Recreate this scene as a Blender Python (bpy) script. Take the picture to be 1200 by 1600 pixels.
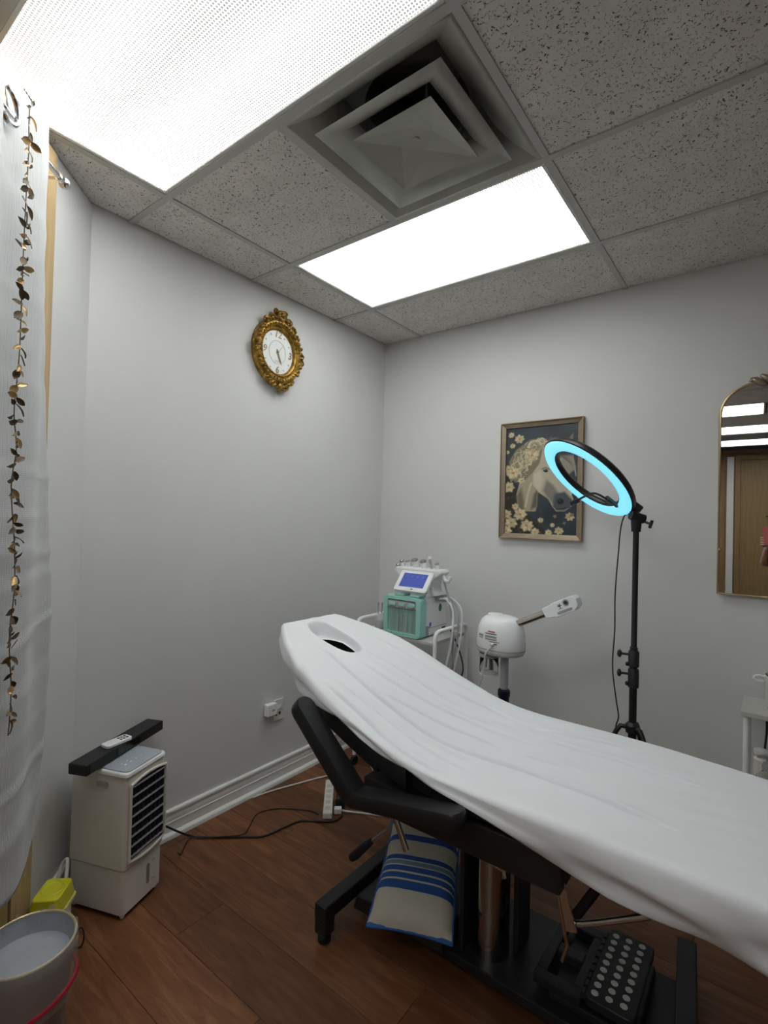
import bpy, math, random
import numpy as np
from mathutils import Matrix, Vector, Euler
random.seed(7)
rng = np.random.default_rng(5)
for o in list(bpy.data.objects):
    bpy.data.objects.remove(o)
scene = bpy.context.scene
COL = scene.collection
V = Vector

# ------------------------------------------------------------------ camera
CAM = V((2.0907, -2.7088, 1.4167))
RGT = V((0.79494, 0.60610, 0.02649))
DWN = V((0.01157, 0.02851, -0.99953))
FWD = V((-0.60657, 0.79487, 0.01565))
cd = bpy.data.cameras.new('camera')
cam = bpy.data.objects.new('camera', cd)
COL.objects.link(cam)
cam.matrix_world = Matrix(((RGT.x, -DWN.x, -FWD.x, CAM.x), (RGT.y, -DWN.y, -FWD.y, CAM.y),
                           (RGT.z, -DWN.z, -FWD.z, CAM.z), (0, 0, 0, 1)))
cd.sensor_fit = 'VERTICAL'
cd.sensor_height = 24.0
cd.lens = 24.0 * 792.14 / 1600.0
cd.clip_start = 0.1
scene.camera = cam
# ------------------------------------------------------------------ world, exposure
w = bpy.data.worlds.new('world')
scene.world = w
w.use_nodes = True
w.node_tree.nodes['Background'].inputs[0].default_value = (0.02, 0.02, 0.02, 1)
w.node_tree.nodes['Background'].inputs[1].default_value = 0.3
scene.view_settings.view_transform = 'Standard'
scene.view_settings.look = 'None'
scene.view_settings.gamma = 1
scene.view_settings.use_curve_mapping = False
scene.view_settings.exposure = 0.0
LAMP = 9.8          # radiance of the fluorescent lenses

# ------------------------------------------------------------------ materials
MATS = {}


def new_mat(name):
    m = bpy.data.materials.new(name)
    m.use_nodes = True
    MATS[name] = m
    nt = m.node_tree
    return m, nt, nt.nodes['Principled BSDF']


def setc(b, k, v):
    b.inputs[k].default_value = v


def mat(name, col, rough=0.5, metal=0.0, noise=0.0, nscale=20, bump=0.0, bscale=60, spec=0.5, coat=0.0,
        trans=0.0, alpha=1.0, emit=None, estr=0.0, stretch=(1, 1, 1), ior=1.45):
    m, nt, b = new_mat(name)
    c = (col[0], col[1], col[2], 1)
    setc(b, 'Base Color', c)
    setc(b, 'Roughness', rough)
    setc(b, 'Metallic', metal)
    setc(b, 'Specular IOR Level', spec)
    setc(b, 'Coat Weight', coat)
    setc(b, 'Transmission Weight', trans)
    setc(b, 'Alpha', alpha)
    setc(b, 'IOR', ior)
    if emit:
        setc(b, 'Emission Color', (*emit, 1))
        setc(b, 'Emission Strength', estr)
    N = nt.nodes
    L = nt.links
    if noise or bump:
        tc = N.new('ShaderNodeTexCoord')
        mp = N.new('ShaderNodeMapping')
        mp.inputs['Scale'].default_value = stretch
        L.new(tc.outputs['Object'], mp.inputs['Vector'])
    if noise:
        n = N.new('ShaderNodeTexNoise')
        n.inputs['Scale'].default_value = nscale
        n.inputs['Detail'].default_value = 4
        L.new(mp.outputs[0], n.inputs['Vector'])
        r = N.new('ShaderNodeValToRGB')
        r.color_ramp.elements[0].position = 0.3
        r.color_ramp.elements[1].position = 0.7
        r.color_ramp.elements[0].color = tuple(max(0, x * (1 - noise)) for x in col) + (1,)
        r.color_ramp.elements[1].color = tuple(min(1, x * (1 + noise)) for x in col) + (1,)
        L.new(n.outputs[0], r.inputs[0])
        L.new(r.outputs[0], b.inputs['Base Color'])
    if bump:
        n2 = N.new('ShaderNodeTexNoise')
        n2.inputs['Scale'].default_value = bscale
        n2.inputs['Detail'].default_value = 3
        L.new(mp.outputs[0], n2.inputs['Vector'])
        bp = N.new('ShaderNodeBump')
        bp.inputs['Strength'].default_value = bump
        bp.inputs['Distance'].default_value = 0.005
        L.new(n2.outputs[0], bp.inputs['Height'])
        L.new(bp.outputs[0], b.inputs['Normal'])
    return m


mat('wall', (0.70, 0.70, 0.70), 0.55, noise=0.015, nscale=3, bump=0.05, bscale=120, spec=0.3)
mat('trim_white', (0.80, 0.80, 0.79), 0.35, noise=0.03, nscale=8)
mat('grid_metal', (0.50, 0.50, 0.48), 0.5)
mat('fixture_white', (0.66, 0.66, 0.64), 0.4)
mat('vent_metal', (0.40, 0.40, 0.365), 0.5, noise=0.08, nscale=6)
mat('vent_dark', (0.16, 0.16, 0.14), 0.8)
mat('wood_tan', (0.52, 0.37, 0.20), 0.45, noise=0.14, nscale=6, stretch=(6, 6, 0.5))
mat('wood_rear', (0.30, 0.19, 0.09), 0.5, noise=0.16, nscale=5, stretch=(5, 5, 0.5))
mat('wood_brown', (0.30, 0.195, 0.085), 0.5, noise=0.12, nscale=6, stretch=(6, 6, 0.5))
mat('chrome', (0.75, 0.75, 0.77), 0.16, 1.0)
mat('steel', (0.55, 0.52, 0.48), 0.22, 1.0)
mat('black_leather', (0.012, 0.012, 0.013), 0.36, bump=0.25, bscale=260, spec=0.5)
mat('black_metal', (0.014, 0.014, 0.015), 0.4, noise=0.2, nscale=9)
mat('black_plastic', (0.016, 0.016, 0.018), 0.45, bump=0.1, bscale=300)
mat('gloss_black', (0.02, 0.018, 0.017), 0.08, 0.4, coat=0.6)
mat('lift_chrome', (0.42, 0.40, 0.38), 0.07, 1.0)
mat('rubber', (0.01, 0.01, 0.01), 0.7)
mat('cord_black', (0.014, 0.013, 0.013), 0.5)
mat('cord_white', (0.72, 0.72, 0.70), 0.5)
mat('plastic_white', (0.88, 0.885, 0.90), 0.3, noise=0.02, nscale=5)
mat('plastic_cream', (0.74, 0.72, 0.67), 0.35, noise=0.02, nscale=4)
mat('plastic_beige', (0.58, 0.56, 0.51), 0.4)
mat('plastic_grey', (0.42, 0.42, 0.43), 0.4)
mat('louvre_grey', (0.20, 0.20, 0.22), 0.4)
mat('panel_grey', (0.40, 0.44, 0.50), 0.22, coat=0.3)
mat('mint', (0.36, 0.70, 0.63), 0.3, coat=0.2)
mat('mint_glass', (0.25, 0.39, 0.35), 0.12, coat=0.5, noise=0.25, nscale=6, stretch=(9, 1, 0.6))
mat('screen_blue', (0.04, 0.06, 0.25), 0.2, emit=(0.055, 0.085, 0.36), estr=0.55)
mat('screen_icon', (0.1, 0.12, 0.4), 0.3, emit=(0.02, 0.03, 0.16), estr=0.5)
mat('gold', (0.33, 0.20, 0.045), 0.36, 0.8, noise=0.6, nscale=55, bump=0.6, bscale=90)
mat('brass', (0.55, 0.42, 0.24), 0.28, 0.9)
mat('bronze_frame', (0.30, 0.24, 0.18), 0.35, 0.55, noise=0.12, nscale=30, stretch=(1, 1, 5))
mat('leaf_gold', (0.42, 0.27, 0.12), 0.3, 0.75, noise=0.3, nscale=30)
mat('leaf_brown', (0.10, 0.065, 0.035), 0.4, 0.4, noise=0.3, nscale=30)
mat('stem_brown', (0.13, 0.08, 0.04), 0.6)
mat('dial', (0.80, 0.82, 0.82), 0.35)
mat('numeral', (0.32, 0.25, 0.15), 0.35, 0.5)
mat('jewel', (0.85, 0.87, 0.9), 0.1, 0.3)
mat('ring_body', (0.022, 0.019, 0.021), 0.35)
mat('ring_glow', (0.3, 0.7, 0.85), 0.4, emit=(0.20, 0.69, 0.92), estr=1.0)
mat('yellow', (0.64, 0.62, 0.03), 0.4, noise=0.05, nscale=15)
mat('yellow_pale', (0.62, 0.62, 0.20), 0.4)
mat('bin_grey', (0.42, 0.44, 0.49), 0.5, noise=0.1, nscale=7)
mat('bin_outer', (0.27, 0.225, 0.21), 0.5, noise=0.15, nscale=9)
mat('bin_rim', (0.66, 0.56, 0.36), 0.3, 0.4)
mat('red_tie', (0.33, 0.015, 0.03), 0.4)
mat('sticker_green', (0.03, 0.22, 0.10), 0.4)
mat('sticker_blue', (0.04, 0.17, 0.40), 0.4)
mat('sticker_grey', (0.34, 0.35, 0.36), 0.5)
mat('mark_red', (0.50, 0.08, 0.09), 0.5)
mat('mark_dark', (0.04, 0.04, 0.045), 0.5)
mat('navy', (0.012, 0.016, 0.03), 0.35)
mat('dot_white', (0.62, 0.62, 0.60), 0.5)
mat('pole_grey', (0.46, 0.46, 0.50), 0.35)
mat('shelf_grey', (0.55, 0.55, 0.52), 0.4)
mat('skin', (0.55, 0.34, 0.26), 0.5, noise=0.05, nscale=12)
mat('hair', (0.02, 0.014, 0.01), 0.5)
mat('cloth_black', (0.012, 0.012, 0.014), 0.85)
mat('phone_pink', (0.55, 0.13, 0.13), 0.35)
mat('mirror_glass', (0.86, 0.86, 0.86), 0.01, 1.0)
mat('glass_clear', (0.93, 0.94, 0.94), 0.03, trans=1.0, ior=1.3)
mat('film', (0.8, 0.82, 0.84), 0.10, alpha=0.2)
mat('grip_black', (0.01, 0.01, 0.012), 0.5)
mat('cap_steel', (0.50, 0.50, 0.49), 0.25, 0.9)


def cloth_mat(name, col, rough, weave, wstr, noise=0.03):
    m, nt, b = new_mat(name)
    N, L = nt.nodes, nt.links
    setc(b, 'Roughness', rough)
    setc(b, 'Specular IOR Level', 0.2)
    setc(b, 'Sheen Weight', 0.15)
    tc = N.new('ShaderNodeTexCoord')
    n = N.new('ShaderNodeTexNoise')
    n.inputs['Scale'].default_value = 5
    n.inputs['Detail'].default_value = 5
    L.new(tc.outputs['Object'], n.inputs['Vector'])
    r = N.new('ShaderNodeValToRGB')
    r.color_ramp.elements[0].color = tuple(c * (1 - noise) for c in col) + (1,)
    r.color_ramp.elements[1].color = tuple(min(1, c * (1 + noise)) for c in col) + (1,)
    L.new(n.outputs[0], r.inputs[0])
    L.new(r.outputs[0], b.inputs['Base Color'])
    v = N.new('ShaderNodeTexVoronoi')
    v.inputs['Scale'].default_value = weave
    v.inputs['Randomness'].default_value = 0.15
    L.new(tc.outputs['Object'], v.inputs['Vector'])
    bp = N.new('ShaderNodeBump')
    bp.inputs['Strength'].default_value = wstr
    bp.inputs['Distance'].default_value = 0.002
    L.new(v.outputs['Distance'], bp.inputs['Height'])
    L.new(bp.outputs[0], b.inputs['Normal'])
    return m


cloth_mat('sheet', (0.84, 0.855, 0.89), 0.85, 700, 0.08, 0.02)
cloth_mat('curtain', (0.60, 0.61, 0.62), 0.85, 180, 0.5, 0.03)


def tile_mat():
    m, nt, b = new_mat('ceiling_tile')
    N, L = nt.nodes, nt.links
    setc(b, 'Roughness', 0.9)
    setc(b, 'Specular IOR Level', 0.1)
    tc = N.new('ShaderNodeTexCoord')
    oi = N.new('ShaderNodeObjectInfo')
    ad = N.new('ShaderNodeVectorMath')
    ad.operation = 'ADD'
    ml = N.new('ShaderNodeMath')
    ml.operation = 'MULTIPLY'
    ml.inputs[1].default_value = 17.0
    L.new(oi.outputs['Random'], ml.inputs[0])
    L.new(tc.outputs['Object'], ad.inputs[0])
    L.new(ml.outputs[0], ad.inputs[1])
    n1 = N.new('ShaderNodeTexNoise')
    n1.inputs['Scale'].default_value = 130
    n1.inputs['Detail'].default_value = 2
    n1.inputs['Distortion'].default_value = 1.2
    L.new(ad.outputs[0], n1.inputs['Vector'])
    r1 = N.new('ShaderNodeValToRGB')
    r1.color_ramp.elements[0].position = 0.615
    r1.color_ramp.elements[0].color = (0, 0, 0, 1)
    r1.color_ramp.elements[1].position = 0.65
    r1.color_ramp.elements[1].color = (1, 1, 1, 1)
    L.new(n1.outputs[0], r1.inputs[0])
    n2 = N.new('ShaderNodeTexNoise')
    n2.inputs['Scale'].default_value = 9
    n2.inputs['Detail'].default_value = 6
    L.new(ad.outputs[0], n2.inputs['Vector'])
    r2 = N.new('ShaderNodeValToRGB')
    r2.color_ramp.elements[0].position = 0.35
    r2.color_ramp.elements[0].color = (0.68, 0.655, 0.625, 1)
    r2.color_ramp.elements[1].position = 0.65
    r2.color_ramp.elements[1].color = (0.76, 0.735, 0.705, 1)
    L.new(n2.outputs[0], r2.inputs[0])
    mx = N.new('ShaderNodeMixRGB')
    mx.inputs[2].default_value = (0.10, 0.092, 0.085, 1)
    L.new(r1.outputs[0], mx.inputs[0])
    L.new(r2.outputs[0], mx.inputs[1])
    L.new(mx.outputs[0], b.inputs['Base Color'])
    bp = N.new('ShaderNodeBump')
    bp.invert = True
    bp.inputs['Strength'].default_value = 0.6
    bp.inputs['Distance'].default_value = 0.004
    L.new(r1.outputs[0], bp.inputs['Height'])
    L.new(bp.outputs[0], b.inputs['Normal'])


tile_mat()


def plank_mat():
    m, nt, b = new_mat('plank')
    N, L = nt.nodes, nt.links
    setc(b, 'Roughness', 0.38)
    setc(b, 'Specular IOR Level', 0.4)
    tc = N.new('ShaderNodeTexCoord')
    oi = N.new('ShaderNodeObjectInfo')
    ml = N.new('ShaderNodeMath')
    ml.operation = 'MULTIPLY'
    ml.inputs[1].default_value = 23.0
    L.new(oi.outputs['Random'], ml.inputs[0])
    ad = N.new('ShaderNodeVectorMath')
    ad.operation = 'ADD'
    L.new(tc.outputs['Object'], ad.inputs[0])
    L.new(ml.outputs[0], ad.inputs[1])
    mp = N.new('ShaderNodeMapping')
    mp.inputs['Scale'].default_value = (1.6, 13, 1)
    L.new(ad.outputs[0], mp.inputs['Vector'])
    n = N.new('ShaderNodeTexNoise')
    n.inputs['Scale'].default_value = 2.6
    n.inputs['Detail'].default_value = 9
    n.inputs['Roughness'].default_value = 0.62
    n.inputs['Distortion'].default_value = 0.9
    L.new(mp.outputs[0], n.inputs['Vector'])
    r = N.new('ShaderNodeValToRGB')
    e = r.color_ramp.elements
    e[0].position = 0.25
    e[0].color = (0.100, 0.035, 0.0155, 1)
    e[1].position = 0.75
    e[1].color = (0.255, 0.112, 0.048, 1)
    k = e.new(0.5)
    k.color = (0.165, 0.064, 0.028, 1)
    L.new(n.outputs[0], r.inputs[0])
    hs = N.new('ShaderNodeHueSaturation')
    mr = N.new('ShaderNodeMapRange')
    mr.inputs[3].default_value = 0.70
    mr.inputs[4].default_value = 1.30
    L.new(oi.outputs['Random'], mr.inputs[0])
    L.new(mr.outputs[0], hs.inputs['Value'])
    L.new(r.outputs[0], hs.inputs['Color'])
    L.new(hs.outputs[0], b.inputs['Base Color'])
    bp = N.new('ShaderNodeBump')
    bp.inputs['Strength'].default_value = 0.12
    bp.inputs['Distance'].default_value = 0.002
    L.new(n.outputs[0], bp.inputs['Height'])
    L.new(bp.outputs[0], b.inputs['Normal'])


plank_mat()


def lens_mat():
    """prismatic acrylic lens of a fluorescent fitting: lit prisms with duller grooves, brighter along the tubes"""
    m, nt, b = new_mat('lamp_lens')
    N, L = nt.nodes, nt.links
    setc(b, 'Base Color', (0.8, 0.8, 0.78, 1))
    setc(b, 'Roughness', 0.3)
    tc = N.new('ShaderNodeTexCoord')
    vo = N.new('ShaderNodeTexVoronoi')
    vo.voronoi_dimensions = '2D'
    vo.inputs['Scale'].default_value = 115
    vo.inputs['Randomness'].default_value = 0.0
    L.new(tc.outputs['Object'], vo.inputs['Vector'])
    r = N.new('ShaderNodeMapRange')
    r.inputs[1].default_value = 0.39
    r.inputs[2].default_value = 0.60
    r.inputs[3].default_value = 0.045
    r.inputs[4].default_value = 1.75
    L.new(vo.outputs['Distance'], r.inputs[0])
    sp = N.new('ShaderNodeSeparateXYZ')
    L.new(tc.outputs['Object'], sp.inputs[0])
    ab = N.new('ShaderNodeMath')
    ab.operation = 'ABSOLUTE'
    L.new(sp.outputs['Y'], ab.inputs[0])
    d = N.new('ShaderNodeMath')
    d.operation = 'SUBTRACT'
    d.inputs[1].default_value = 0.13
    L.new(ab.outputs[0], d.inputs[0])
    d2 = N.new('ShaderNodeMath')
    d2.operation = 'ABSOLUTE'
    L.new(d.outputs[0], d2.inputs[0])
    r2 = N.new('ShaderNodeMapRange')
    r2.inputs[1].default_value = 0.0
    r2.inputs[2].default_value = 0.17
    r2.inputs[3].default_value = 1.35
    r2.inputs[4].default_value = 0.62
    L.new(d2.outputs[0], r2.inputs[0])
    mu = N.new('ShaderNodeMath')
    mu.operation = 'MULTIPLY'
    L.new(r.outputs[0], mu.inputs[0])
    L.new(r2.outputs[0], mu.inputs[1])
    m2 = N.new('ShaderNodeMath')
    m2.operation = 'MULTIPLY'
    m2.inputs[1].default_value = LAMP
    L.new(mu.outputs[0], m2.inputs[0])
    setc(b, 'Emission Color', (0.97, 1.0, 0.965, 1))
    L.new(m2.outputs[0], b.inputs['Emission Strength'])


lens_mat()


def stripe_mat():
    """cushion cover: off-white with woven blue stripes across"""
    m, nt, b = new_mat('stripe_fabric')
    N, L = nt.nodes, nt.links
    setc(b, 'Roughness', 0.9)
    tc = N.new('ShaderNodeTexCoord')
    sp = N.new('ShaderNodeSeparateXYZ')
    L.new(tc.outputs['Object'], sp.inputs[0])
    mr = N.new('ShaderNodeMapRange')
    mr.inputs[1].default_value = -0.25
    mr.inputs[2].default_value = 0.25
    L.new(sp.outputs['Y'], mr.inputs[0])
    r = N.new('ShaderNodeValToRGB')
    r.color_ramp.interpolation = 'CONSTANT'
    cream = (0.50, 0.47, 0.40, 1)
    blue = (0.02, 0.075, 0.27, 1)
    teal = (0.13, 0.23, 0.30, 1)
    steps = [(0.0, (0.04, 0.13, 0.36, 1)), (0.016, cream), (0.21, blue), (0.262, cream), (0.276, blue), (0.312, cream),
             (0.322, blue), (0.356, cream), (0.364, teal), (0.392, cream), (0.402, blue), (0.432, cream),
             (0.54, blue), (0.585, cream), (.70, blue), (.74, cream), (.78, teal), (.82, cream)]
    e = r.color_ramp.elements
    e[0].position, e[0].color = steps[0]
    e[1].position, e[1].color = steps[1]
    for p, c in steps[2:]:
        k = e.new(p)
        k.color = c
    L.new(mr.outputs[0], r.inputs[0])
    L.new(r.outputs[0], b.inputs['Base Color'])


stripe_mat()


def attr_mat(name, attr, rough):
    m, nt, b = new_mat(name)
    a = nt.nodes.new('ShaderNodeAttribute')
    a.attribute_name = attr
    nt.links.new(a.outputs['Color'], b.inputs['Base Color'])
    setc(b, 'Roughness', rough)


attr_mat('print', 'Col', 0.35)


# ------------------------------------------------------------------ mesh helpers
def frame_z(d):
    """rotation whose z axis is d"""
    d = V(d).normalized()
    return d.to_track_quat('Z', 'Y').to_matrix()


class MB:
    def __init__(s, M=None):
        s.v = []
        s.f = []
        s.M = M

    def add(s, vs, fs):
        n = len(s.v)
        s.v += [V(a) for a in vs]
        s.f += [tuple(i + n for i in f) for f in fs]
        return s

    def box(s, c, sz, R=None):
        c = V(c)
        h = [a / 2 for a in sz]
        vs = []
        for dx in (-1, 1):
            for dy in (-1, 1):
                for dz in (-1, 1):
                    p = V((dx * h[0], dy * h[1], dz * h[2]))
                    if R is not None:
                        p = R @ p
                    vs.append(c + p)
        return s.add(vs, [(0, 1, 3, 2), (4, 6, 7, 5), (0, 4, 5, 1), (2, 3, 7, 6), (0, 2, 6, 4), (1, 5, 7, 3)])

    def bb(s, x0, x1, y0, y1, z0, z1):
        return s.box(((x0 + x1) / 2, (y0 + y1) / 2, (z0 + z1) / 2), (x1 - x0, y1 - y0, z1 - z0))

    def tube(s, pts, r, n=10, closed=False, flat=None):
        pts = [V(p) for p in pts]
        m = len(pts)
        rs = r if isinstance(r, (list, tuple)) else [r] * m
        rings = []
        up = None
        for i, p in enumerate(pts):
            if closed:
                t = (pts[(i + 1) % m] - pts[i - 1])
            else:
                t = pts[min(i + 1, m - 1)] - pts[max(i - 1, 0)]
            t.normalize()
            if up is None:
                up = t.orthogonal().normalized()
            up = (up - t * up.dot(t))
            if up.length < 1e-6:
                up = t.orthogonal()
            up.normalize()
            sd = t.cross(up)
            rings.append([p + (up * math.cos(2 * math.pi * k / n) + sd * math.sin(2 * math.pi * k / n)) * rs[i]
                          for k in range(n)])
        b = len(s.v)
        vs = [q for rg in rings for q in rg]
        fs = []
        for i in range(m - 1 + (1 if closed else 0)):
            a, c = i * n, ((i + 1) % m) * n
            for k in range(n):
                fs.append((a + k, a + (k + 1) % n, c + (k + 1) % n, c + k))
        if not closed:
            fs.append(tuple(range(n - 1, -1, -1)))
            fs.append(tuple((m - 1) * n + k for k in range(n)))
        return s.add(vs, fs)

    def cyl(s, a, b, r0, r1=None, n=20):
        return s.tube([a, b], [r0, r0 if r1 is None else r1], n)

    def lathe(s, prof, n=32, o=(0, 0, 0), R=None, sc=(1, 1, 1), close=False, caps=True):
        o = V(o)
        vs = []
        for (r, z) in prof:
            for k in range(n):
                a = 2 * math.pi * k / n
                p = V((r * math.cos(a) * sc[0], r * math.sin(a) * sc[1], z * sc[2]))
                if R is not None:
                    p = R @ p
                vs.append(o + p)
        fs = []
        m = len(prof)
        for i in range(m - 1 + (1 if close else 0)):
            a, c = i * n, ((i + 1) % m) * n
            for k in range(n):
                fs.append((a + k, a + (k + 1) % n, c + (k + 1) % n, c + k))
        if not close and caps:
            if prof[0][0] > 1e-6:
                fs.append(tuple(range(n - 1, -1, -1)))
            if prof[-1][0] > 1e-6:
                fs.append(tuple((m - 1) * n + k for k in range(n)))
        return s.add(vs, fs)

    def ell(s, c, r, nu=14, nv=8, R=None):
        pr = [(math.sin(math.pi * i / nv), -math.cos(math.pi * i / nv)) for i in range(nv + 1)]
        pr[0] = (1e-5, -1)
        pr[-1] = (1e-5, 1)
        return s.lathe(pr, nu, c, R, r)

    def prism(s, poly, a0, a1, fn):
        """poly of 2-D points extruded between a0 and a1; fn(u, v, a) gives the 3-D point"""
        n = len(poly)
        vs = [V(fn(u, v, a0)) for u, v in poly] + [V(fn(u, v, a1)) for u, v in poly]
        fs = [tuple(range(n - 1, -1, -1)), tuple(range(n, 2 * n))]
        for k in range(n):
            fs.append((k, (k + 1) % n, n + (k + 1) % n, n + k))
        return s.add(vs, fs)

    def build(s, name, m, parent=None, smooth=40, bevel=0, seg=2, origin=None, solid=0, sub=0):
        vs = s.v if s.M is None else [s.M @ p for p in s.v]
        if parent is not None:
            o3 = parent.get('_o') if parent.get('_o') is not None else parent.location
            o3 = V(o3)
        elif origin is not None:
            o3 = V(origin)
        else:
            xs = [p.x for p in vs]
            ys = [p.y for p in vs]
            zs = [p.z for p in vs]
            o3 = V(((min(xs) + max(xs)) / 2, (min(ys) + max(ys)) / 2, min(zs)))
        me = bpy.data.meshes.new(name)
        me.from_pydata([tuple(p - o3) for p in vs], [], s.f)
        me.validate()
        me.update()
        import bmesh
        bm = bmesh.new()
        bm.from_mesh(me)
        bmesh.ops.recalc_face_normals(bm, faces=bm.faces)
        bm.to_mesh(me)
        bm.free()
        ob = bpy.data.objects.new(name, me)
        COL.objects.link(ob)
        me.materials.append(MATS[m])
        if parent is not None:
            ob.parent = parent
            if parent.type == 'EMPTY':
                pass
            ob['_o'] = tuple(o3)
        else:
            ob.location = o3
            ob['_o'] = tuple(o3)
        if smooth:
            me.shade_smooth()
            if smooth < 180:
                me.set_sharp_from_angle(angle=math.radians(smooth))
        if solid:
            md = ob.modifiers.new('solid', 'SOLIDIFY')
            md.thickness = solid
            md.offset = 0
        if bevel:
            md = ob.modifiers.new('bevel', 'BEVEL')
            md.width = bevel
            md.segments = seg
            md.limit_method = 'ANGLE'
            md.harden_normals = False
        if sub:
            md = ob.modifiers.new('sub', 'SUBSURF')
            md.levels = sub
            md.render_levels = sub
        return ob


def thing(name, label, cat, loc, group=None):
    o = bpy.data.objects.new(name, None)
    COL.objects.link(o)
    o.location = loc
    o['_o'] = tuple(loc)
    o['label'] = label
    o['category'] = cat
    if group:
        o['group'] = group
    o.empty_display_size = 0.05
    return o


def tag(o, label, cat, group=None):
    o['label'] = label
    o['category'] = cat
    if group:
        o['group'] = group
    return o


def struct(o, label=None):
    o['kind'] = 'structure'
    if label:
        o['label'] = label
    return o


def bez(pts, n=8):
    """smooth Catmull-Rom polyline"""
    P = [V(p) for p in pts]
    out = []
    for i in range(len(P) - 1):
        p0 = P[max(i - 1, 0)]
        p1 = P[i]
        p2 = P[i + 1]
        p3 = P[min(i + 2, len(P) - 1)]
        for k in range(n):
            t = k / n
            out.append(0.5 * ((2 * p1) + (p2 - p0) * t + (2 * p0 - 5 * p1 + 4 * p2 - p3) * t * t
                              + (3 * p1 - p0 - 3 * p2 + p3) * t ** 3))
    out.append(P[-1])
    return out


def rrect(hw, hh, r, n=5):
    out = []
    for cx, cy, a0 in ((hw - r, hh - r, 0), (-hw + r, hh - r, 90), (-hw + r, -hh + r, 180), (hw - r, -hh + r, 270)):
        for k in range(n + 1):
            a = math.radians(a0 + 90 * k / n)
            out.append((cx + r * math.cos(a), cy + r * math.sin(a)))
    return out


# ================================================================== SETTING
H = 2.600
G = 0.6096
S2 = math.sqrt(0.5)
WP = V((0.006, -1.877, 0))          # where the angled wall starts
WT = V((S2, -S2, 0))                # along the angled wall
WN = V((S2, S2, 0))                 # out of it, into the room
WL = 1.21                           # its length
WE = WP + WT * WL
XR, YR = 4.7, -7.02


def wpt(t, z, off=0.0):
    return WP + WT * t + WN * off + V((0, 0, z))


struct(MB().bb(-0.1, 0, -1.95, 0.1, -0.05, H + 0.06).build('wall_left', 'wall', smooth=0))
struct(MB().bb(-0.1, XR + 0.1, 0, 0.1, -0.05, H + 0.06).build('wall_back', 'wall', smooth=0))
RW = Matrix.Rotation(math.radians(-45), 3, 'Z')
struct(MB().box(wpt(WL / 2, H / 2 - 0.025, -0.05), (WL + 0.02, 0.1, H + 0.048), RW).build('wall_angled', 'wall', smooth=0))
struct(MB().bb(WE.x - 0.1, WE.x, YR - 0.1, WE.y, -0.05, H + 0.06).build('wall_side', 'wall', smooth=0))
struct(MB().bb(XR, XR + 0.1, YR - 0.1, 0.1, -0.05, H + 0.06).build('wall_right', 'wall', smooth=0))
struct(MB().bb(WE.x - 0.1, XR + 0.1, YR - 0.1, YR, -0.05, H + 0.06).build('wall_rear', 'wood_rear', smooth=0))


def in_room(x0, x1, y0, y1):
    if x1 < WE.x and y1 < WE.y - 0.3:
        return False
    if x1 + y1 < WP.x + WP.y - 0.05:
        return False
    return True


# floor: subfloor + planks along x, 0.19 wide
fl = struct(MB().bb(-0.02, XR, YR, 0.02, -0.05, -0.004).build('floor', 'black_metal', smooth=0, origin=(0, 0, 0)))
row = 0
y0 = -1.93 - 0.19 * 27
while y0 < 0:
    ya, yb = max(y0, YR), min(y0 + 0.19, 0)
    x = -1.2 * ((row * 0.37 + 0.21) % 1.0)
    while x < XR:
        xa, xb = max(x, 0), min(x + 1.2, XR)
        if xb - xa > 0.02 and yb - ya > 0.01 and in_room(xa, xb, ya, yb):
            ob = MB().bb(xa + 0.0005, xb - 0.0005, ya + 0.0005, yb - 0.0005, -0.012, 0).build('plank', 'plank', None, smooth=0, bevel=0.0009, seg=1)
            ob.parent = fl
        x += 1.2
    y0 += 0.19
    row += 1

# ceiling: plenum slab, suspended grid bars, tiles
cl = struct(MB().bb(-0.1, XR + 0.1, YR - 0.1, 0.1, H + 0.30, H + 0.35).build('ceiling', 'vent_dark', smooth=0, origin=(0, 0, H + .3)))
U1, V3 = 0.2808, -0.5048
xs = [0.004] + [U1 + G * k for k in range(0, 8) if U1 + G * k < XR - 0.02] + [XR]
ys = [-0.004] + [V3 - G * k for k in range(0, 4)] + [-2.60, -3.20, -3.81, -4.42, -5.03, -5.52, -6.13, YR]
LIGHTS = [(1, 3, 1), (1, 3, 3), (2, 4, 6), (3, 5, 8), (3, 5, 10)]     # (x cell start, end, y cell)
VENT = (2, 2)
taken = set()
for a, b, c in LIGHTS:
    for k in range(a, b):
        taken.add((k, c))
taken.add(VENT)
for i in range(len(xs) - 1):
    for j in range(len(ys) - 1):
        if (i, j) in taken:
            continue
        xa, xb, yb, ya = xs[i], xs[i + 1], ys[j], ys[j + 1]
        if not in_room(xa, xb, ya, yb):
            continue
        # right of the second long bar the boards are 4 ft long: no cross bars drawn there, tiles stay 2 x 4 ft
        if i >= 3 and (i - 3) % 2 == 1 and (i - 1, j) not in taken:
            continue
        if i >= 3 and (i - 3) % 2 == 0 and (i + 1, j) not in taken and i + 2 < len(xs):
            xb = xs[i + 2]
        if j == 0 and i == 2:
            continue
        if j == 0 and i == 1:
            xb = xs[3]
        t = MB().bb(xa + 0.003, xb - 0.003, ya + 0.003, yb - 0.003, H + 0.004, H + 0.019).build('ceiling_tile', 'ceiling_tile', None, smooth=0)
        t.parent = cl
        t.matrix_parent_inverse = cl.matrix_basis.inverted()
BW = 0.0125
mpi = Matrix.Translation((0, 0, -(H + .3)))
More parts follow.
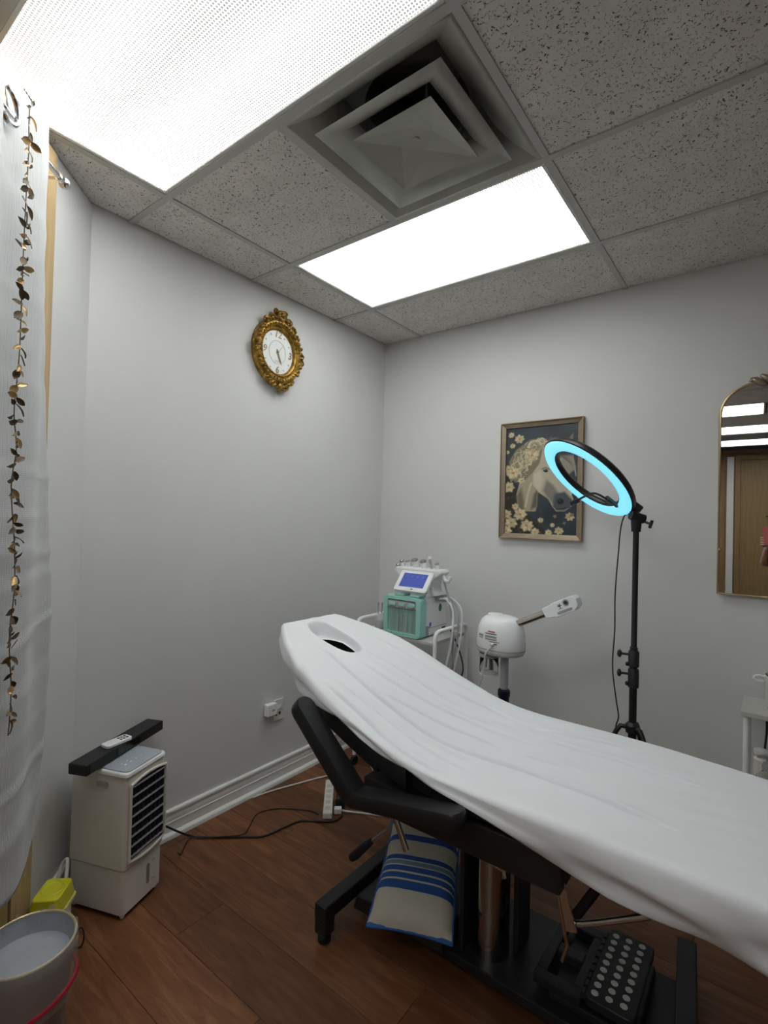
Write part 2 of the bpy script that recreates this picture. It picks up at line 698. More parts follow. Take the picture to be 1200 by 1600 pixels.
for yy in ys[1:-1]:
    xa = 0.0 if yy > WP.y else max(0.0, -1.871 - yy - 0.05)
    if yy < WE.y:
        xa = WE.x
    o = MB().bb(xa, XR, yy - BW, yy + BW, H - 0.001, H + 0.004).build('grid_bar', 'grid_metal', None, smooth=0)
    o.parent = cl
    o.matrix_parent_inverse = mpi
for k, xx in enumerate(xs[1:-1]):
    if k == 3:
        continue
    yb = 0.0
    ya = YR
    if xx < WE.x:
        ya = -1.871 - xx - 0.05
    if k == 1:
        ya = V3 - G * 2                   # short cross bar between tile and diffuser only
        yb = V3 - G
    o = MB().bb(xx - BW, xx + BW, ya, yb, H - 0.0005, H + 0.0045).build('grid_bar', 'grid_metal', None, smooth=0)
    o.parent = cl
    o.matrix_parent_inverse = mpi

# recessed fluorescent fittings
LL = ['small-looking ceiling light panel beside the square air diffuser, nearest the back wall',
      'large bright ceiling light panel above the white curtain',
      'ceiling light panel overhead, first white bar from the top in the mirror',
      'ceiling light panel seen as the middle white bar in the mirror',
      'ceiling light panel seen as the lowest white bar in the mirror']
for n, (a, b, c) in enumerate(LIGHTS):
    xa, xb, yb, ya = xs[a] + BW, xs[b] - BW, ys[c] - BW, ys[c + 1] + BW
    cx, cy = (xa + xb) / 2, (ya + yb) / 2
    t = thing('ceiling_light', LL[n], 'ceiling light', (cx, cy, H), 'ceiling light panels')
    ft = 0.014
    fr = MB()
    fr.bb(xa, xb, ya, ya + ft, H + 0.001, H + 0.02).bb(xa, xb, yb - ft, yb, H + 0.001, H + 0.02)
    fr.bb(xa, xa + ft, ya + ft, yb - ft, H + 0.001, H + 0.02).bb(xb - ft, xb, ya + ft, yb - ft, H + 0.001, H + 0.02)
    fr.build('frame', 'fixture_white', t, smooth=0, bevel=0.002, seg=1)
    MB().bb(xa + ft, xb - ft, ya + ft, yb - ft, H + 0.006, H + 0.009).build('lens', 'lamp_lens', t, smooth=0)
    MB().bb(xa, xb, ya, yb, H + 0.02, H + 0.10).build('housing', 'fixture_white', t, smooth=0)

# square step-down air diffuser
i, j = VENT
cx, cy = (xs[i] + xs[i + 1]) / 2, (ys[j] + ys[j + 1]) / 2
dv = thing('air_diffuser', 'square grey metal air diffuser with nested pyramid plates in the ceiling', 'air vent', (cx, cy, H))


def sq_rings(mb, rings):
    """rings = [(half size, z)] nested squares joined into a skin"""
    vs = []
    for h, z in rings:
        vs += [(cx - h, cy - h, z), (cx + h, cy - h, z), (cx + h, cy + h, z), (cx - h, cy + h, z)]
    fs = []
    for k in range(len(rings) - 1):
        for q in range(4):
            fs.append((k * 4 + q, k * 4 + (q + 1) % 4, k * 4 + 4 + (q + 1) % 4, k * 4 + 4 + q))
    mb.add(vs, fs)
    return mb


hb = G / 2 - BW
sq_rings(MB(), [(hb, H + 0.0), (hb - 0.010, H + 0.0), (hb - 0.03, H + 0.012), (hb - 0.075, H + 0.045), (hb - 0.11, H + 0.085), (hb - 0.125, H + 0.11)]).build('outer_cone', 'vent_metal', dv, smooth=30, solid=0.0015)
sq_rings(MB(), [(0.222, H - 0.016), (0.165, H + 0.006), (0.130, H + 0.035), (0.118, H + 0.07)]).build('middle_cone', 'vent_metal', dv, smooth=30, solid=0.0015, bevel=0)
mb = MB()
hq, hi = 0.142, 0.058
mb.add([(cx - hq, cy - hq, H - 0.020), (cx + hq, cy - hq, H - 0.020), (cx + hq, cy + hq, H - 0.020), (cx - hq, cy + hq, H - 0.020),
        (cx, cy - hi, H + 0.012), (cx + hi, cy, H + 0.012), (cx, cy + hi, H + 0.012), (cx - hi, cy, H + 0.012)],
       [(0, 1, 4), (1, 5, 4), (1, 2, 5), (2, 6, 5), (2, 3, 6), (3, 7, 6), (3, 0, 7), (0, 4, 7), (4, 5, 6, 7)])
mb.build('centre_plate', 'vent_metal', dv, smooth=0, solid=0.0015)
MB().lathe([(0.0001, H + 0.008), (0.010, H + 0.008), (0.011, H + 0.012)], 16, (cx, cy, 0)).build('centre_cap', 'vent_metal', dv)
MB().lathe([(0.30, H + 0.111), (0.165, H + 0.111), (0.165, H + 0.28)], 40, (cx, cy, 0), caps=False).build('neck', 'vent_dark', dv, solid=0.002)
for sx, sy in ((1, 1), (-1, 1), (-1, -1), (1, -1)):
    MB().tube([(cx + sx * .10, cy + sy * .10, H - .005), (cx + sx * .11, cy + sy * .11, H + .12)], .004, 6).build('hanger_rod', 'vent_dark', dv)
MB().bb(cx - .2, cx + .2, cy - .2, cy + .2, H + 0.281, H + 0.295).build('duct_top', 'vent_dark', dv, smooth=0)

# baseboards
prof = [(0, 0), (0.030, 0), (0.030, 0.006), (0.027, 0.016), (0.019, 0.022), (0.012, 0.023), (0.012, 0.060), (0.014, 0.064), (0.011, 0.068),
        (0.012, 0.084), (0.009, 0.098), (0.013, 0.101), (0.012, 0.106), (0.015, 0.109), (0.013, 0.116), (0.006, 0.120), (0, 0.120)]
struct(MB().prism(prof, -1.862, -0.001, lambda u, v, a: (u + 0.0005, a, v)).build('baseboard_left', 'trim_white', smooth=25))
struct(MB().prism(prof, 0.032, XR, lambda u, v, a: (a, -u - 0.0005, v)).build('baseboard_back', 'trim_white', smooth=25))
struct(MB().prism(prof, 0.02, 0.285, lambda u, v, a: wpt(a, v, u + 0.0005)).build('baseboard_angled', 'trim_white', smooth=25))

# tan wooden door and casing in the angled wall (behind the curtain), the rear wooden doors seen in the mirror
dm = MB()
dm.box(wpt(0.345, 1.29, 0.009), (0.11, 0.018, 2.58), RW)
dm.box(wpt(1.13, 1.29, 0.009), (0.11, 0.018, 2.58), RW)
dm.box(wpt(0.7375, 2.53, 0.009), (0.675, 0.018, 0.10), RW)
d1 = struct(dm.build('door_1', 'wood_tan', smooth=0, bevel=0.003))
MB().box(wpt(0.7375, 1.24, 0.006), (0.665, 0.012, 2.47), RW).build('door_leaf', 'wood_tan', d1, smooth=0)
dm = MB()
yz = YR + 0.02
dm.bb(1.76, 1.83, YR + 0.001, YR + 0.05, 0, 2.58).bb(2.72, 2.80, YR + 0.001, YR + 0.05, 0, 2.58).bb(1.83, 2.72, YR + 0.001, YR + 0.05, 2.50, 2.58)
d2 = struct(dm.build('door_2', 'wood_rear', smooth=0, bevel=0.004))
MB().bb(1.832, 2.718, YR + 0.001, YR + 0.03, 0.005, 2.49).build('door_leaf', 'wood_brown', d2, smooth=0)
MB().tube([(2.28, YR + .03, 1.62), (2.28, YR + .09, 1.62), (2.15, YR + .09, 1.62)], .010, 8).build('door_handle', 'black_metal', d2)
struct(MB().bb(1.655, 1.745, YR + 0.001, YR + 0.06, 0, 2.55).build('trim_1', 'trim_white', smooth=0))

# ================================================================== WALL THINGS
# clock
CY, CZ = -0.952, 2.283
ck = thing('wall_clock', 'ornate gold oval wall clock with white dial on the left wall', 'clock', (0.0, CY, CZ))
MC = Matrix.Translation((0.001, CY, CZ)) @ Matrix(((0, 0, 1, 0), (1, 0, 0, 0), (0, 1, 0, 0), (0, 0, 0, 1)))  # local x->y, y->z, z->x
A, B = 0.112, 0.122
mb = MB(MC)
prof = [(0.93, 0.020), (0.97, 0.030), (1.03, 0.033), (1.08, 0.028), (1.12, 0.036), (1.22, 0.046), (1.32, 0.042), (1.40, 0.026), (1.42, 0.0), (0.93, 0.0)]
mb.lathe(prof, 56, sc=(A, B, 1), close=True)
mb.build('frame', 'gold', ck, smooth=60)
MB(MC).lathe([(0.0001, 0.016), (1.0, 0.016), (1.0, 0.004), (0.0001, 0.004)], 48, sc=(A * .97, B * .97, 1)).build('dial', 'dial', ck, smooth=30)


def scroll(mb, x, y, r, d, turns=1.4, th=0.009, z=0.03):
    pts = []
    for k in range(15):
        a = k / 14 * turns * 2 * math.pi * d
        rr = r * (1 - 0.75 * k / 14)
        pts.append((x + rr * math.cos(a), y + rr * math.sin(a), z + 0.010 * k / 14))
    mb.tube(pts, [th * (1 - 0.35 * k / 14) for k in range(15)], 6)


rr = random.Random(3)
cr = MB(MC)
for k in range(9):                                    # rose in the crest
    a = k / 9 * 6.28
    cr.ell((0.0 + 0.020 * math.cos(a), 0.185 + 0.018 * math.sin(a), 0.045), (0.013, 0.012, 0.010), 8, 5)
cr.ell((0, 0.185, 0.055), (0.012, 0.012, 0.010), 8, 5)
for sx in (-1, 1):
    scroll(cr, sx * 0.055, 0.165, 0.024, sx)
    scroll(cr, sx * 0.092, 0.140, 0.018, -sx)
    scroll(cr, sx * 0.030, 0.205, 0.014, sx)
    for k in range(6):
        cr.ell((sx * (0.03 + 0.016 * k), 0.170 - 0.004 * k * k * .6, 0.044), (0.010, 0.008, 0.008), 7, 4)
cr.build('crest', 'gold', ck, smooth=60)
br = MB(MC)
for sx in (-1, 1):
    scroll(br, sx * 0.040, -0.170, 0.026, -sx)
    scroll(br, sx * 0.082, -0.145, 0.020, sx)
    for k in range(5):
        br.ell((sx * (0.010 + 0.018 * k), -0.190 + 0.010 * k, 0.036), (0.012, 0.009, 0.009), 7, 4)
br.ell((0, -0.185, 0.042), (0.016, 0.022, 0.012), 10, 6)
br.ell((0, -0.205, 0.034), (0.009, 0.012, 0.008), 10, 6)
br.build('bottom_scroll', 'gold', ck, smooth=60)
for sx in (-1, 1):
    sm = MB(MC)
    for k in range(9):
        a = (k - 4) * 0.16
        sm.ell((sx * A * 1.32 * math.cos(a), B * 1.32 * math.sin(a), 0.044 - .006 * (k % 2)), (0.012, 0.011, 0.009), 7, 4)
    scroll(sm, sx * 0.158, 0.012, 0.016, sx, th=.006)
    scroll(sm, sx * 0.158, -0.018, 0.016, -sx, th=.006)
    sm.build('side_scroll', 'gold', ck, smooth=60)
bd = MB(MC)
for k in range(44):
    a = k / 44 * 6.2832
    bd.ell((A * 1.20 * math.cos(a), B * 1.20 * math.sin(a), 0.045), (0.006, 0.006, 0.005), 6, 4)
bd.build('beading', 'gold', ck, smooth=60)
MB(MC).tube([(A * .50 * math.cos(k / 40 * 6.2832), B * .50 * math.sin(k / 40 * 6.2832), .0163) for k in range(40)], .0008, 4, closed=True).build('dial_ring', 'numeral', ck)
for k in range(12):
    a = math.pi / 2 - k / 12 * 2 * math.pi
    if k % 3:
        MB(MC).ell((A * .80 * math.cos(a), B * .80 * math.sin(a), .017), (.0055, .0055, .003), 10, 5).build('hour_jewel', 'jewel', ck)
for txt, k in (('12', 0), ('3', 3), ('6', 6), ('9', 9)):
    cu = bpy.data.curves.new('numeral', 'FONT')
    cu.body = txt
    cu.size = 0.05
    cu.align_x = 'CENTER'
    cu.align_y = 'CENTER'
    cu.extrude = 0.0006
    cu.shear = 0.15
    cu.offset = 0.0004
    tmp = bpy.data.objects.new('tmp', cu)
    COL.objects.link(tmp)
    me = bpy.data.meshes.new_from_object(tmp.evaluated_get(bpy.context.evaluated_depsgraph_get()))
    bpy.data.objects.remove(tmp)
    a = math.pi / 2 - k / 12 * 2 * math.pi
    me.transform(MC @ Matrix.Translation((A * .76 * math.cos(a), B * .76 * math.sin(a), 0.0175)))
    me.transform(Matrix.Translation(-ck.location))
    me.materials.clear()
    me.materials.append(MATS['numeral'])
    ob = bpy.data.objects.new('numeral', me)
    COL.objects.link(ob)
    ob.parent = ck


def hand(name, ang, ln, wd, z):
    a = math.pi / 2 - ang
    d = V((math.cos(a), math.sin(a), 0))
    p = V((-d.y, d.x, 0))
    poly = [(-0.015, -wd), (-0.015, wd), (ln * .7, wd), (ln, 0), (ln * .7, -wd)]
    MB(MC).prism(poly, z, z + .001, lambda u, v, q: d * u + p * v + V((0, 0, q))).build(name, 'numeral', ck, smooth=0)


hand('hour_hand', math.radians(160), .058, .003, .0195)
hand('minute_hand', math.radians(157), .072, .0022, .021)
hand('second_hand', math.radians(40), .060, .0006, .0225)
MB(MC).cyl((0, 0, .017), (0, 0, .025), .005, n=12).build('hub', 'numeral', ck)
tm = MB(MC)
for yy, hw in ((-.045, .018), (-.052, .014)):
    for q in range(5):
        tm.box((-hw + q * hw / 2, yy, .0164), (hw * .36, .0022, .0004))
tm.build('dial_lettering', 'numeral', ck, smooth=0)


# framed horse picture -------------------------------------------------
def paint():
    NX, NY = 170, 250
    im = np.zeros((NY, NX, 3))
    U, Vv = np.meshgrid((np.arange(NX) + .5) / NX * 440, (np.arange(NY) + .5) / NY * 700)
    X, Y = U + 135, Vv + 120
    rs = np.random.RandomState(4)

    def srgb(c):
        c = np.array(c) / 255.
        return np.where(c < .04045, c / 12.92, ((c + .055) / 1.055) ** 2.4)
    nz = sum(np.sin(X / a + b) * np.cos(Y / c + d) for a, b, c, d in ((60, 0, 80, 1), (35, 2, 45, .4), (90, 1, 30, 2)))
    im[:] = srgb((50, 60, 68))
    im *= (1 + .14 * nz)[..., None]

    def blend(mask, c):
        c = srgb(c)
        im[:] = im * (1 - mask[..., None]) + c * mask[..., None]

    def poly(pts, c, soft=4, shade=None):
        P = np.array(pts, float)
        inside = np.zeros(X.shape, bool)
        dmin = np.full(X.shape, 1e9)
        for (x1, y1), (x2, y2) in zip(P, np.roll(P, -1, 0)):
            cond = ((y1 > Y) != (y2 > Y)) & (X < (x2 - x1) * (Y - y1) / (y2 - y1 + 1e-9) + x1)
            inside ^= cond
            L2 = (x2 - x1) ** 2 + (y2 - y1) ** 2 + 1e-9
            t = np.clip(((X - x1) * (x2 - x1) + (Y - y1) * (y2 - y1)) / L2, 0, 1)
            dmin = np.minimum(dmin, np.hypot(X - x1 - t * (x2 - x1), Y - y1 - t * (y2 - y1)))
        sd = np.where(inside, dmin, -dmin)
        m = np.clip(sd / soft + .5, 0, 1)
        blend(m, c)
        return m

    def ell(cx, cy, a, b, ang, c, soft=.25):
        ca, sa = math.cos(ang), math.sin(ang)
        dx, dy = X - cx, Y - cy
        r = np.hypot((dx * ca + dy * sa) / a, (-dx * sa + dy * ca) / b)
        blend(np.clip((1 - r) / soft, 0, 1), c)

    def stroke(pts, wd, c):
        P = [tuple(p) for p in pts]
        m = np.zeros(X.shape)
        Q = bez([(p[0], p[1], 0) for p in P], 6)
        for a, b in zip(Q[:-1], Q[1:]):
            L2 = (b.x - a.x) ** 2 + (b.y - a.y) ** 2 + 1e-9
            t = np.clip(((X - a.x) * (b.x - a.x) + (Y - a.y) * (b.y - a.y)) / L2, 0, 1)
            d = np.hypot(X - a.x - t * (b.x - a.x), Y - a.y - t * (b.y - a.y))
            m = np.maximum(m, np.clip((wd - d) / 2.5 + .5, 0, 1))
        blend(m * .9, c)

    def flower(x, y, r, c=(226, 208, 168), n=7):
        for ring_, k0 in ((1.0, 0), (.68, .5)):
            for k in range(n):
                a = (k + k0 + rs.rand() * .3) / n * 6.283
                f = 1 - .22 * rs.rand()
                cc = tuple(np.clip(np.array(c) * f, 0, 255))
                ell(x + r * .55 * ring_ * math.cos(a), y + r * .5 * ring_ * math.sin(a), r * .48, r * .27, a, cc, .5)
        ell(x, y, r * .24, r * .2, 0, (176, 122, 48), .6)
    # dark foliage bottom-left
    poly([(120, 400), (230, 520), (230, 640), (360, 760), (420, 830), (120, 830)], (44, 40, 34), 30)
    for _ in range(60):
        x, y = 140 + rs.rand() * 240, 560 + rs.rand() * 260
        ell(x, y, 14, 4, rs.rand() * 3.1, (74 + 30 * rs.rand(), 64, 42), .6)
    # far horse behind the ring
    poly([(470, 320), (540, 330), (560, 400), (520, 440), (490, 470), (470, 420)], (150, 142, 128), 10)
    for k in range(8):
        stroke([(470 + 10 * k, 320), (520 + 5 * k, 360 + 8 * k), (560, 380 + 10 * k)], 3, (90 + 9 * k, 90 + 8 * k, 84 + 7 * k))
    # neck
    poly([(225, 670), (210, 560), (240, 430), (310, 380), (345, 500), (338, 640), (330, 670)], (168, 158, 134), 6)
    poly([(225, 670), (212, 570), (240, 520), (258, 600), (262, 670)], (112, 102, 84), 22)
    poly([(300, 660), (318, 560), (345, 520), (338, 640)], (96, 92, 82), 18)
    stroke([(268, 640), (282, 560), (300, 490)], 7, (196, 188, 166))
    # mane under-tone
    poly([(160, 340), (200, 270), (290, 205), (360, 205), (410, 240), (390, 330), (360, 400), (310, 420), (250, 480), (200, 480), (160, 420)], (132, 120, 98), 10)
    # head
    poly([(372, 240), (420, 236), (440, 300), (470, 400), (520, 520), (548, 590), (545, 630), (500, 668), (452, 668), (430, 640), (405, 590), (345, 548),
          (306, 490), (312, 420), (350, 360)], (188, 180, 158), 5)
    poly([(318, 430), (356, 410), (370, 470), (352, 540), (318, 500)], (206, 198, 174), 16)
    poly([(392, 470), (430, 500), (470, 560), (440, 640), (405, 590), (372, 540)], (128, 124, 116), 20)
    poly([(440, 560), (500, 545), (546, 600), (540, 635), (500, 665), (455, 665), (432, 640)], (78, 84, 92), 14)
    stroke([(425, 260), (452, 360), (500, 480), (535, 560)], 6, (210, 206, 192))
    ell(476, 606, 24, 22, .3, (26, 26, 28), .35)
    ell(472, 602, 10, 9, .3, (62, 62, 62), .6)
    stroke([(452, 655), (490, 650), (528, 640)], 2.5, (28, 28, 30))
    ell(386, 412, 17, 12, .3, (24, 28, 38), .3)
    ell(381, 407, 4, 3, 0, (190, 200, 210), .5)
    stroke([(362, 402), (384, 392), (406, 404)], 3, (86, 78, 66))
    # ears
    poly([(378, 256), (392, 216), (418, 192), (424, 232), (410, 262)], (96, 88, 78), 5)
    poly([(506, 236), (524, 205), (542, 184), (540, 226), (524, 250)], (118, 108, 98), 5)
    # curls of the mane
    path = [(405, 228), (340, 215), (275, 245), (215, 300), (175, 380), (170, 450), (190, 520)]
    PQ = bez([(x, y, 0) for x, y in path], 20)
    for k in range(120):
        i0 = int(rs.rand() * (len(PQ) - 30))
        n_ = 14 + int(rs.rand() * 14)
        of = -(rs.rand() * 120 - 12) * min(1, .25 + i0 / 50)
        am, fr = 5 + 9 * rs.rand(), .25 + .25 * rs.rand()
        pts = []
        for j in range(0, n_ + 1, 3):
            p, q = PQ[i0 + j], PQ[i0 + j + 1]
            t = (q - p).normalized()
            nn = V((t.y * -1, t.x, 0)) * -1
            w_ = -of + am * math.sin((i0 + j) * fr + k)
            pts.append((p.x - nn.x * w_ * -1, p.y - nn.y * w_ * -1))
        g = 105 + 115 * rs.rand()
        stroke(pts, 1.6 + 3.0 * rs.rand(), (g, g * .94, g * .78))
    for k in range(5):
        a = [(318 + (40 - 6 * k) * math.cos(t), 246 + (32 - 5 * k) * math.sin(t)) for t in np.linspace(2.6, 6.2, 8)]
        stroke(a, 2.6, (214 - 16 * k, 204 - 16 * k, 176 - 14 * k))
    # stems and flowers
    stroke([(140, 330), (146, 260), (170, 215), (200, 190)], 1.8, (60, 56, 44))
    stroke([(140, 200), (155, 180), (165, 170)], 1.8, (60, 56, 44))
    for f in [(170, 168, 22), (222, 198, 34), (180, 240, 20), (146, 280, 16), (302, 308, 46), (186, 420, 48), (155, 395, 34), (160, 512, 42), (240, 470, 26), (236, 690, 46),
              (278, 762, 46), (180, 745, 44), (150, 690, 36), (205, 640, 26), (362, 725, 20), (530, 700, 30), (470, 790, 30), (410, 802, 24), (461, 350, 20), (150, 800, 40), (330, 800, 30), (432, 755, 16)]:
        flower(*f)
    for f in [(540, 690, 14), (445, 700, 14), (500, 740, 12)]:
        flower(*f, c=(140, 128, 104), n=5)
    return im


pc = thing('picture_frame', 'framed horse and flowers print in a bronze frame on the back wall', 'picture', (1.0925, 0.0, 1.332))
px0, px1, pz0, pz1 = 0.864, 1.320, 1.332, 1.980


def frame_bar(name, a, b, c, d, depth0, depth1):
    """mitred bar: outer a-b, inner d-c in (x, z)"""
    mb = MB()
    vs = [(p[0], -depth0, p[1]) for p in (a, b, c, d)] + [(p[0], -depth1, p[1]) for p in (a, b)] + [(p[0], -depth1 + .008, p[1]) for p in (c, d)]
    mb.add(vs, [(0, 1, 2, 3), (4, 7, 6, 5), (0, 4, 5, 1), (1, 5, 6, 2), (2, 6, 7, 3), (3, 7, 4, 0)])
    return mb


fw = 0.030
O = [(px0, pz0), (px1, pz0), (px1, pz1), (px0, pz1)]
I_ = [(px0 + fw, pz0 + fw), (px1 - fw, pz0 + fw), (px1 - fw, pz1 - fw), (px0 + fw, pz1 - fw)]
for k in range(4):
    q = (k + 1) % 4
    fb = frame_bar('frame_bar', O[k], O[q], I_[q], I_[k], 0.001, 0.024).build('frame_bar', 'bronze_frame', pc, smooth=0, bevel=.002)
    e0, e1 = V((O[k][0], -.0255, O[k][1])), V((O[q][0], -.0255, O[q][1]))
    ce = V(((px0 + px1) / 2, -.0255, (pz0 + pz1) / 2))
    MB().tube([e0 + (ce - e0) * .012, e1 + (ce - e1) * .012], .0035, 6).build('outer_bead', 'brass', fb)
im = paint()
NY, NX = im.shape[:2]
xa, xb, za, zb = px0 + fw - .004, px1 - fw + .004, pz0 + fw - .004, pz1 - fw + .004
gx = np.linspace(xa, xb, NX)
gz = np.linspace(zb, za, NY)
mb = MB()
mb.v = [V((x, -0.008, z)) for z in gz for x in gx]
mb.f = [(j * NX + i, j * NX + i + 1, (j + 1) * NX + i + 1, (j + 1) * NX + i) for j in range(NY - 1) for i in range(NX - 1)]
pr = mb.build('print', 'print', pc, smooth=0)
at = pr.data.color_attributes.new('Col', 'FLOAT_COLOR', 'POINT')
buf = np.ones((NX * NY, 4), np.float32)
buf[:, :3] = np.clip(im.reshape(-1, 3), 0, 1)
at.data.foreach_set('color', buf.ravel())
MB().bb(xa, xb, -.006, -.001, za, zb).build('backing', 'black_plastic', pc, smooth=0)

# arched mirror
MX0, MX1, MZ0, MZT = 1.908, 2.560, 1.134, 2.046
mr_ = thing('wall_mirror', 'arched gold-framed wall mirror with carved leaf crest at right', 'mirror', ((MX0 + MX1) / 2, 0, MZ0))
R_ = 0.13
outl = [(MX0, MZ0), (MX1, MZ0)]
for k in range(13):
    a = math.radians(90 * k / 12)
    outl.append((MX1 - R_ + R_ * math.cos(a), MZT - R_ + R_ * math.sin(a)))
for k in range(13):
    a = math.radians(90 + 90 * k / 12)
    outl.append((MX0 + R_ + R_ * math.cos(a), MZT - R_ + R_ * math.sin(a)))
MB().prism(outl, -.020, -.004, lambda u, v, a: (u, a, v)).build('glass', 'mirror_glass', mr_, smooth=0)
MB().tube([(u, -.016, v) for u, v in outl], .007, 8, closed=True).build('frame', 'brass', mr_, smooth=60)
MB().prism(outl, -.004, -.001, lambda u, v, a: (u, a, v)).build('backing', 'black_plastic', mr_, smooth=0)
MB().ell((MX0 + 0.006, -.026, 1.325), (.008, .008, .008)).build('side_knob', 'brass', mr_)
cr = MB()
cxm = (MX0 + MX1) / 2
for sx in (-1, 1):
    b0 = V((cxm + sx * .20, -.022, MZT - .005))
    pts = []
    for k in range(12):
        a = math.pi * 1.5 * k / 11
        pts.append((b0.x + sx * (.020 - .016 * k / 11) * math.cos(a), -.024, b0.z + .012 + (.018 - .012 * k / 11) * math.sin(a)))
    cr.tube(pts, .007, 6)
    for k in range(7):
        u = k / 6
        p = V((cxm + sx * (.19 - .19 * u), -.024, MZT + .005 + .035 * math.sin(u * 1.4)))
        Rr = Matrix.Rotation(sx * (-.55 - .5 * u), 3, 'Y')
        cr.ell(p, (.036, .010, .014), 10, 6, Rr)
cr.ell((cxm, -.026, MZT + .05), (.022, .014, .034), 10, 6)
cr.build('crest', 'bronze_frame', mr_, smooth=60)
mr_.rotation_euler = (0, 0, 0.0087)            # hangs a touch out of true
mr_.location.y -= .004

# telephone outlet with a plug-in block
ot = thing('wall_outlet', 'cream wall plate with dark phone jacks and a white plug-in block on the left wall', 'outlet', (0, -0.87, 0.33))
MB().box((0.004, -0.862, 0.386), (0.006, 0.066, 0.112)).build('plate', 'plastic_cream', ot, smooth=0, bevel=.002)
for yy in (-.878, -.855):
    MB().box((0.0075, yy, 0.368), (0.002, 0.013, 0.016)).build('jack', 'mark_dark', ot, smooth=0)
MB().box((0.0075, -.862, 0.400), (0.002, 0.034, 0.020)).build('jack_cover', 'plastic_white', ot, smooth=0)
b_ = MB().box((0.022, -0.930, 0.410), (0.034, 0.062, 0.060)).build('plug_block', 'plastic_white', ot, smooth=0, bevel=.004)
MB().box((0.040, -0.925, 0.410), (0.002, 0.018, 0.010)).build('slot', 'plastic_grey', b_, smooth=0)

# ================================================================== CURTAIN WALL
OFF = 0.105


def tright(z):
    return float(np.interp(z, [.39, .41, .47, .55, .65, .83, 1.02, 1.22, 1.94, 2.28, 2.50], [.50, .47, .435, .425, .414, .398, .394, .40, .455, .495, .525]))


def hem(s):
    return .385 + .085 * math.exp(-s / 0.035)


NS, NZ = 90, 150
mb = MB()
for j in range(NZ + 1):
    for i in range(NS + 1):
        s_ = i / NS
        s2 = s_ ** 1.25
        zb = hem(s2)
        z = zb + (2.505 - zb) * (j / NZ)
        t0 = tright(z)
        t = t0 + (1.12 - t0) * s2
        fold = 0.016 * math.sin((t - 0.52) * 30) * (0.4 + 0.6 * min(1, z / 2.0)) - 0.016 * math.exp(-((t - t0) / .012) ** 2)
        wr = 0.0
        for zc, sl, am, wd in ((1.07, -.25, .007, .012), (.68, -.28, .008, .012), (1.30, .05, .004, .02), (.92, -.2, .004, .025), (1.52, .04, .005, .012), (1.98, .1, .003, .02),
                               (2.2, .3, .003, .025), (.80, -.22, .003, .015), (.55, -.3, .006, .03), (1.22, -.12, .004, .018), (1.75, -.1, .003, .03), (1.40, -.05, .003, .012)):
            d = z - zc - sl * (t - .55)
            am *= .6
            wr += am * math.exp(-(d / wd) ** 2) - .5 * am * math.exp(-((d - wd * 1.6) / wd) ** 2)
        wr += .002 * math.sin(z * 23 + t * 17) * math.cos(t * 40 + z * 7)
        mb.v.append(wpt(t, z, OFF + fold + wr))
for j in range(NZ):
    for i in range(NS):
        tc_, zc_ = None, None
        a = j * (NS + 1) + i
        c = mb.v[a]
        dv_ = c - WP
        tt = dv_.dot(WT)
        if ((tt - .715) / .036) ** 2 + ((c.z - 2.415) / .036) ** 2 < 1:
            continue
        mb.f.append((a, a + 1, a + NS + 2, a + NS + 1))
cu = tag(mb.build('curtain', 'curtain', smooth=180, solid=0.0015), 'long white textured curtain hanging on the angled wall at left', 'curtain')
gr = MB()
e1, e2 = WT, V((0, 0, 1))
gr.tube([wpt(.715 + .042 * math.cos(k / 24 * 6.2832), 2.415 + .042 * math.sin(k / 24 * 6.2832), OFF + .003) for k in range(24)], .007, 8, closed=True)
gr.build('grommet', 'chrome', cu)
rd = thing('curtain_rod', 'slim chrome curtain rod with a clear ball finial near the ceiling', 'curtain rod', wpt(.36, 2.43, .08))
MB().tube([wpt(.40, 2.432, .085), wpt(1.17, 2.408, .085)], .008, 10).build('rod', 'chrome', rd)
MB().ell(wpt(.385, 2.4325, .085), (.017, .017, .017), 16, 10).build('finial', 'chrome', rd)
MB().cyl(wpt(.405, 2.432, .085), wpt(.42, 2.432, .085), .012, n=12).build('finial_collar', 'chrome', rd)
bk = MB().tube([wpt(.415, 2.43, .019), wpt(.415, 2.43, .085)], .006, 8).build('bracket', 'chrome', rd)
MB().box(wpt(.415, 2.43, .0205), (.022, .003, .05), RW).build('bracket_plate', 'chrome', bk, smooth=0)

# leaf garland
gz_ = [2.43, 2.37, 2.324, 2.159, 1.966, 1.807, 1.662, 1.569, 1.474, 1.332, 1.221, 1.097, .967, .859]
gt_ = [.700, .699, .696, .701, .703, .703, .716, .701, .716, .694, .687, .700, .684, .690]
gl = thing('leaf_garland', 'bronze and gold leaf garland hanging down the white curtain', 'garland', wpt(.70, .86, .14))
GO = 0.148
pts = bez([wpt(t, z, GO) for t, z in zip(gt_, gz_)], 5)
MB().tube(pts, .0014, 6).build('stem', 'stem_brown', gl)
lm = []
for v in range(3):
    n = 7
    L0, W0 = (.032, .036, .029)[v], (.0085, .0075, .0095)[v]
    vs, fs = [], []
    for k in range(n + 1):
        u = k / n
        hw = W0 * math.sin(math.pi * min(1, u * .96 + .04)) ** .8
        zc = .006 * math.sin(u * 2.4 + v)
        for q in (-1, 0, 1):
            vs.append(V((q * hw, u * L0, zc + (.0025 if q == 0 else 0) * -1)))
    for k in range(n):
        for q in range(2):
            a = k * 3 + q
            fs.append((a, a + 1, a + 4, a + 3))
    for mn in ('leaf_gold', 'leaf_brown'):
        me = bpy.data.meshes.new('leaf')
        me.from_pydata([tuple(p) for p in vs], [], fs)
        me.shade_smooth()
        me.materials.append(MATS[mn])
        lm.append(me)
rl = random.Random(11)
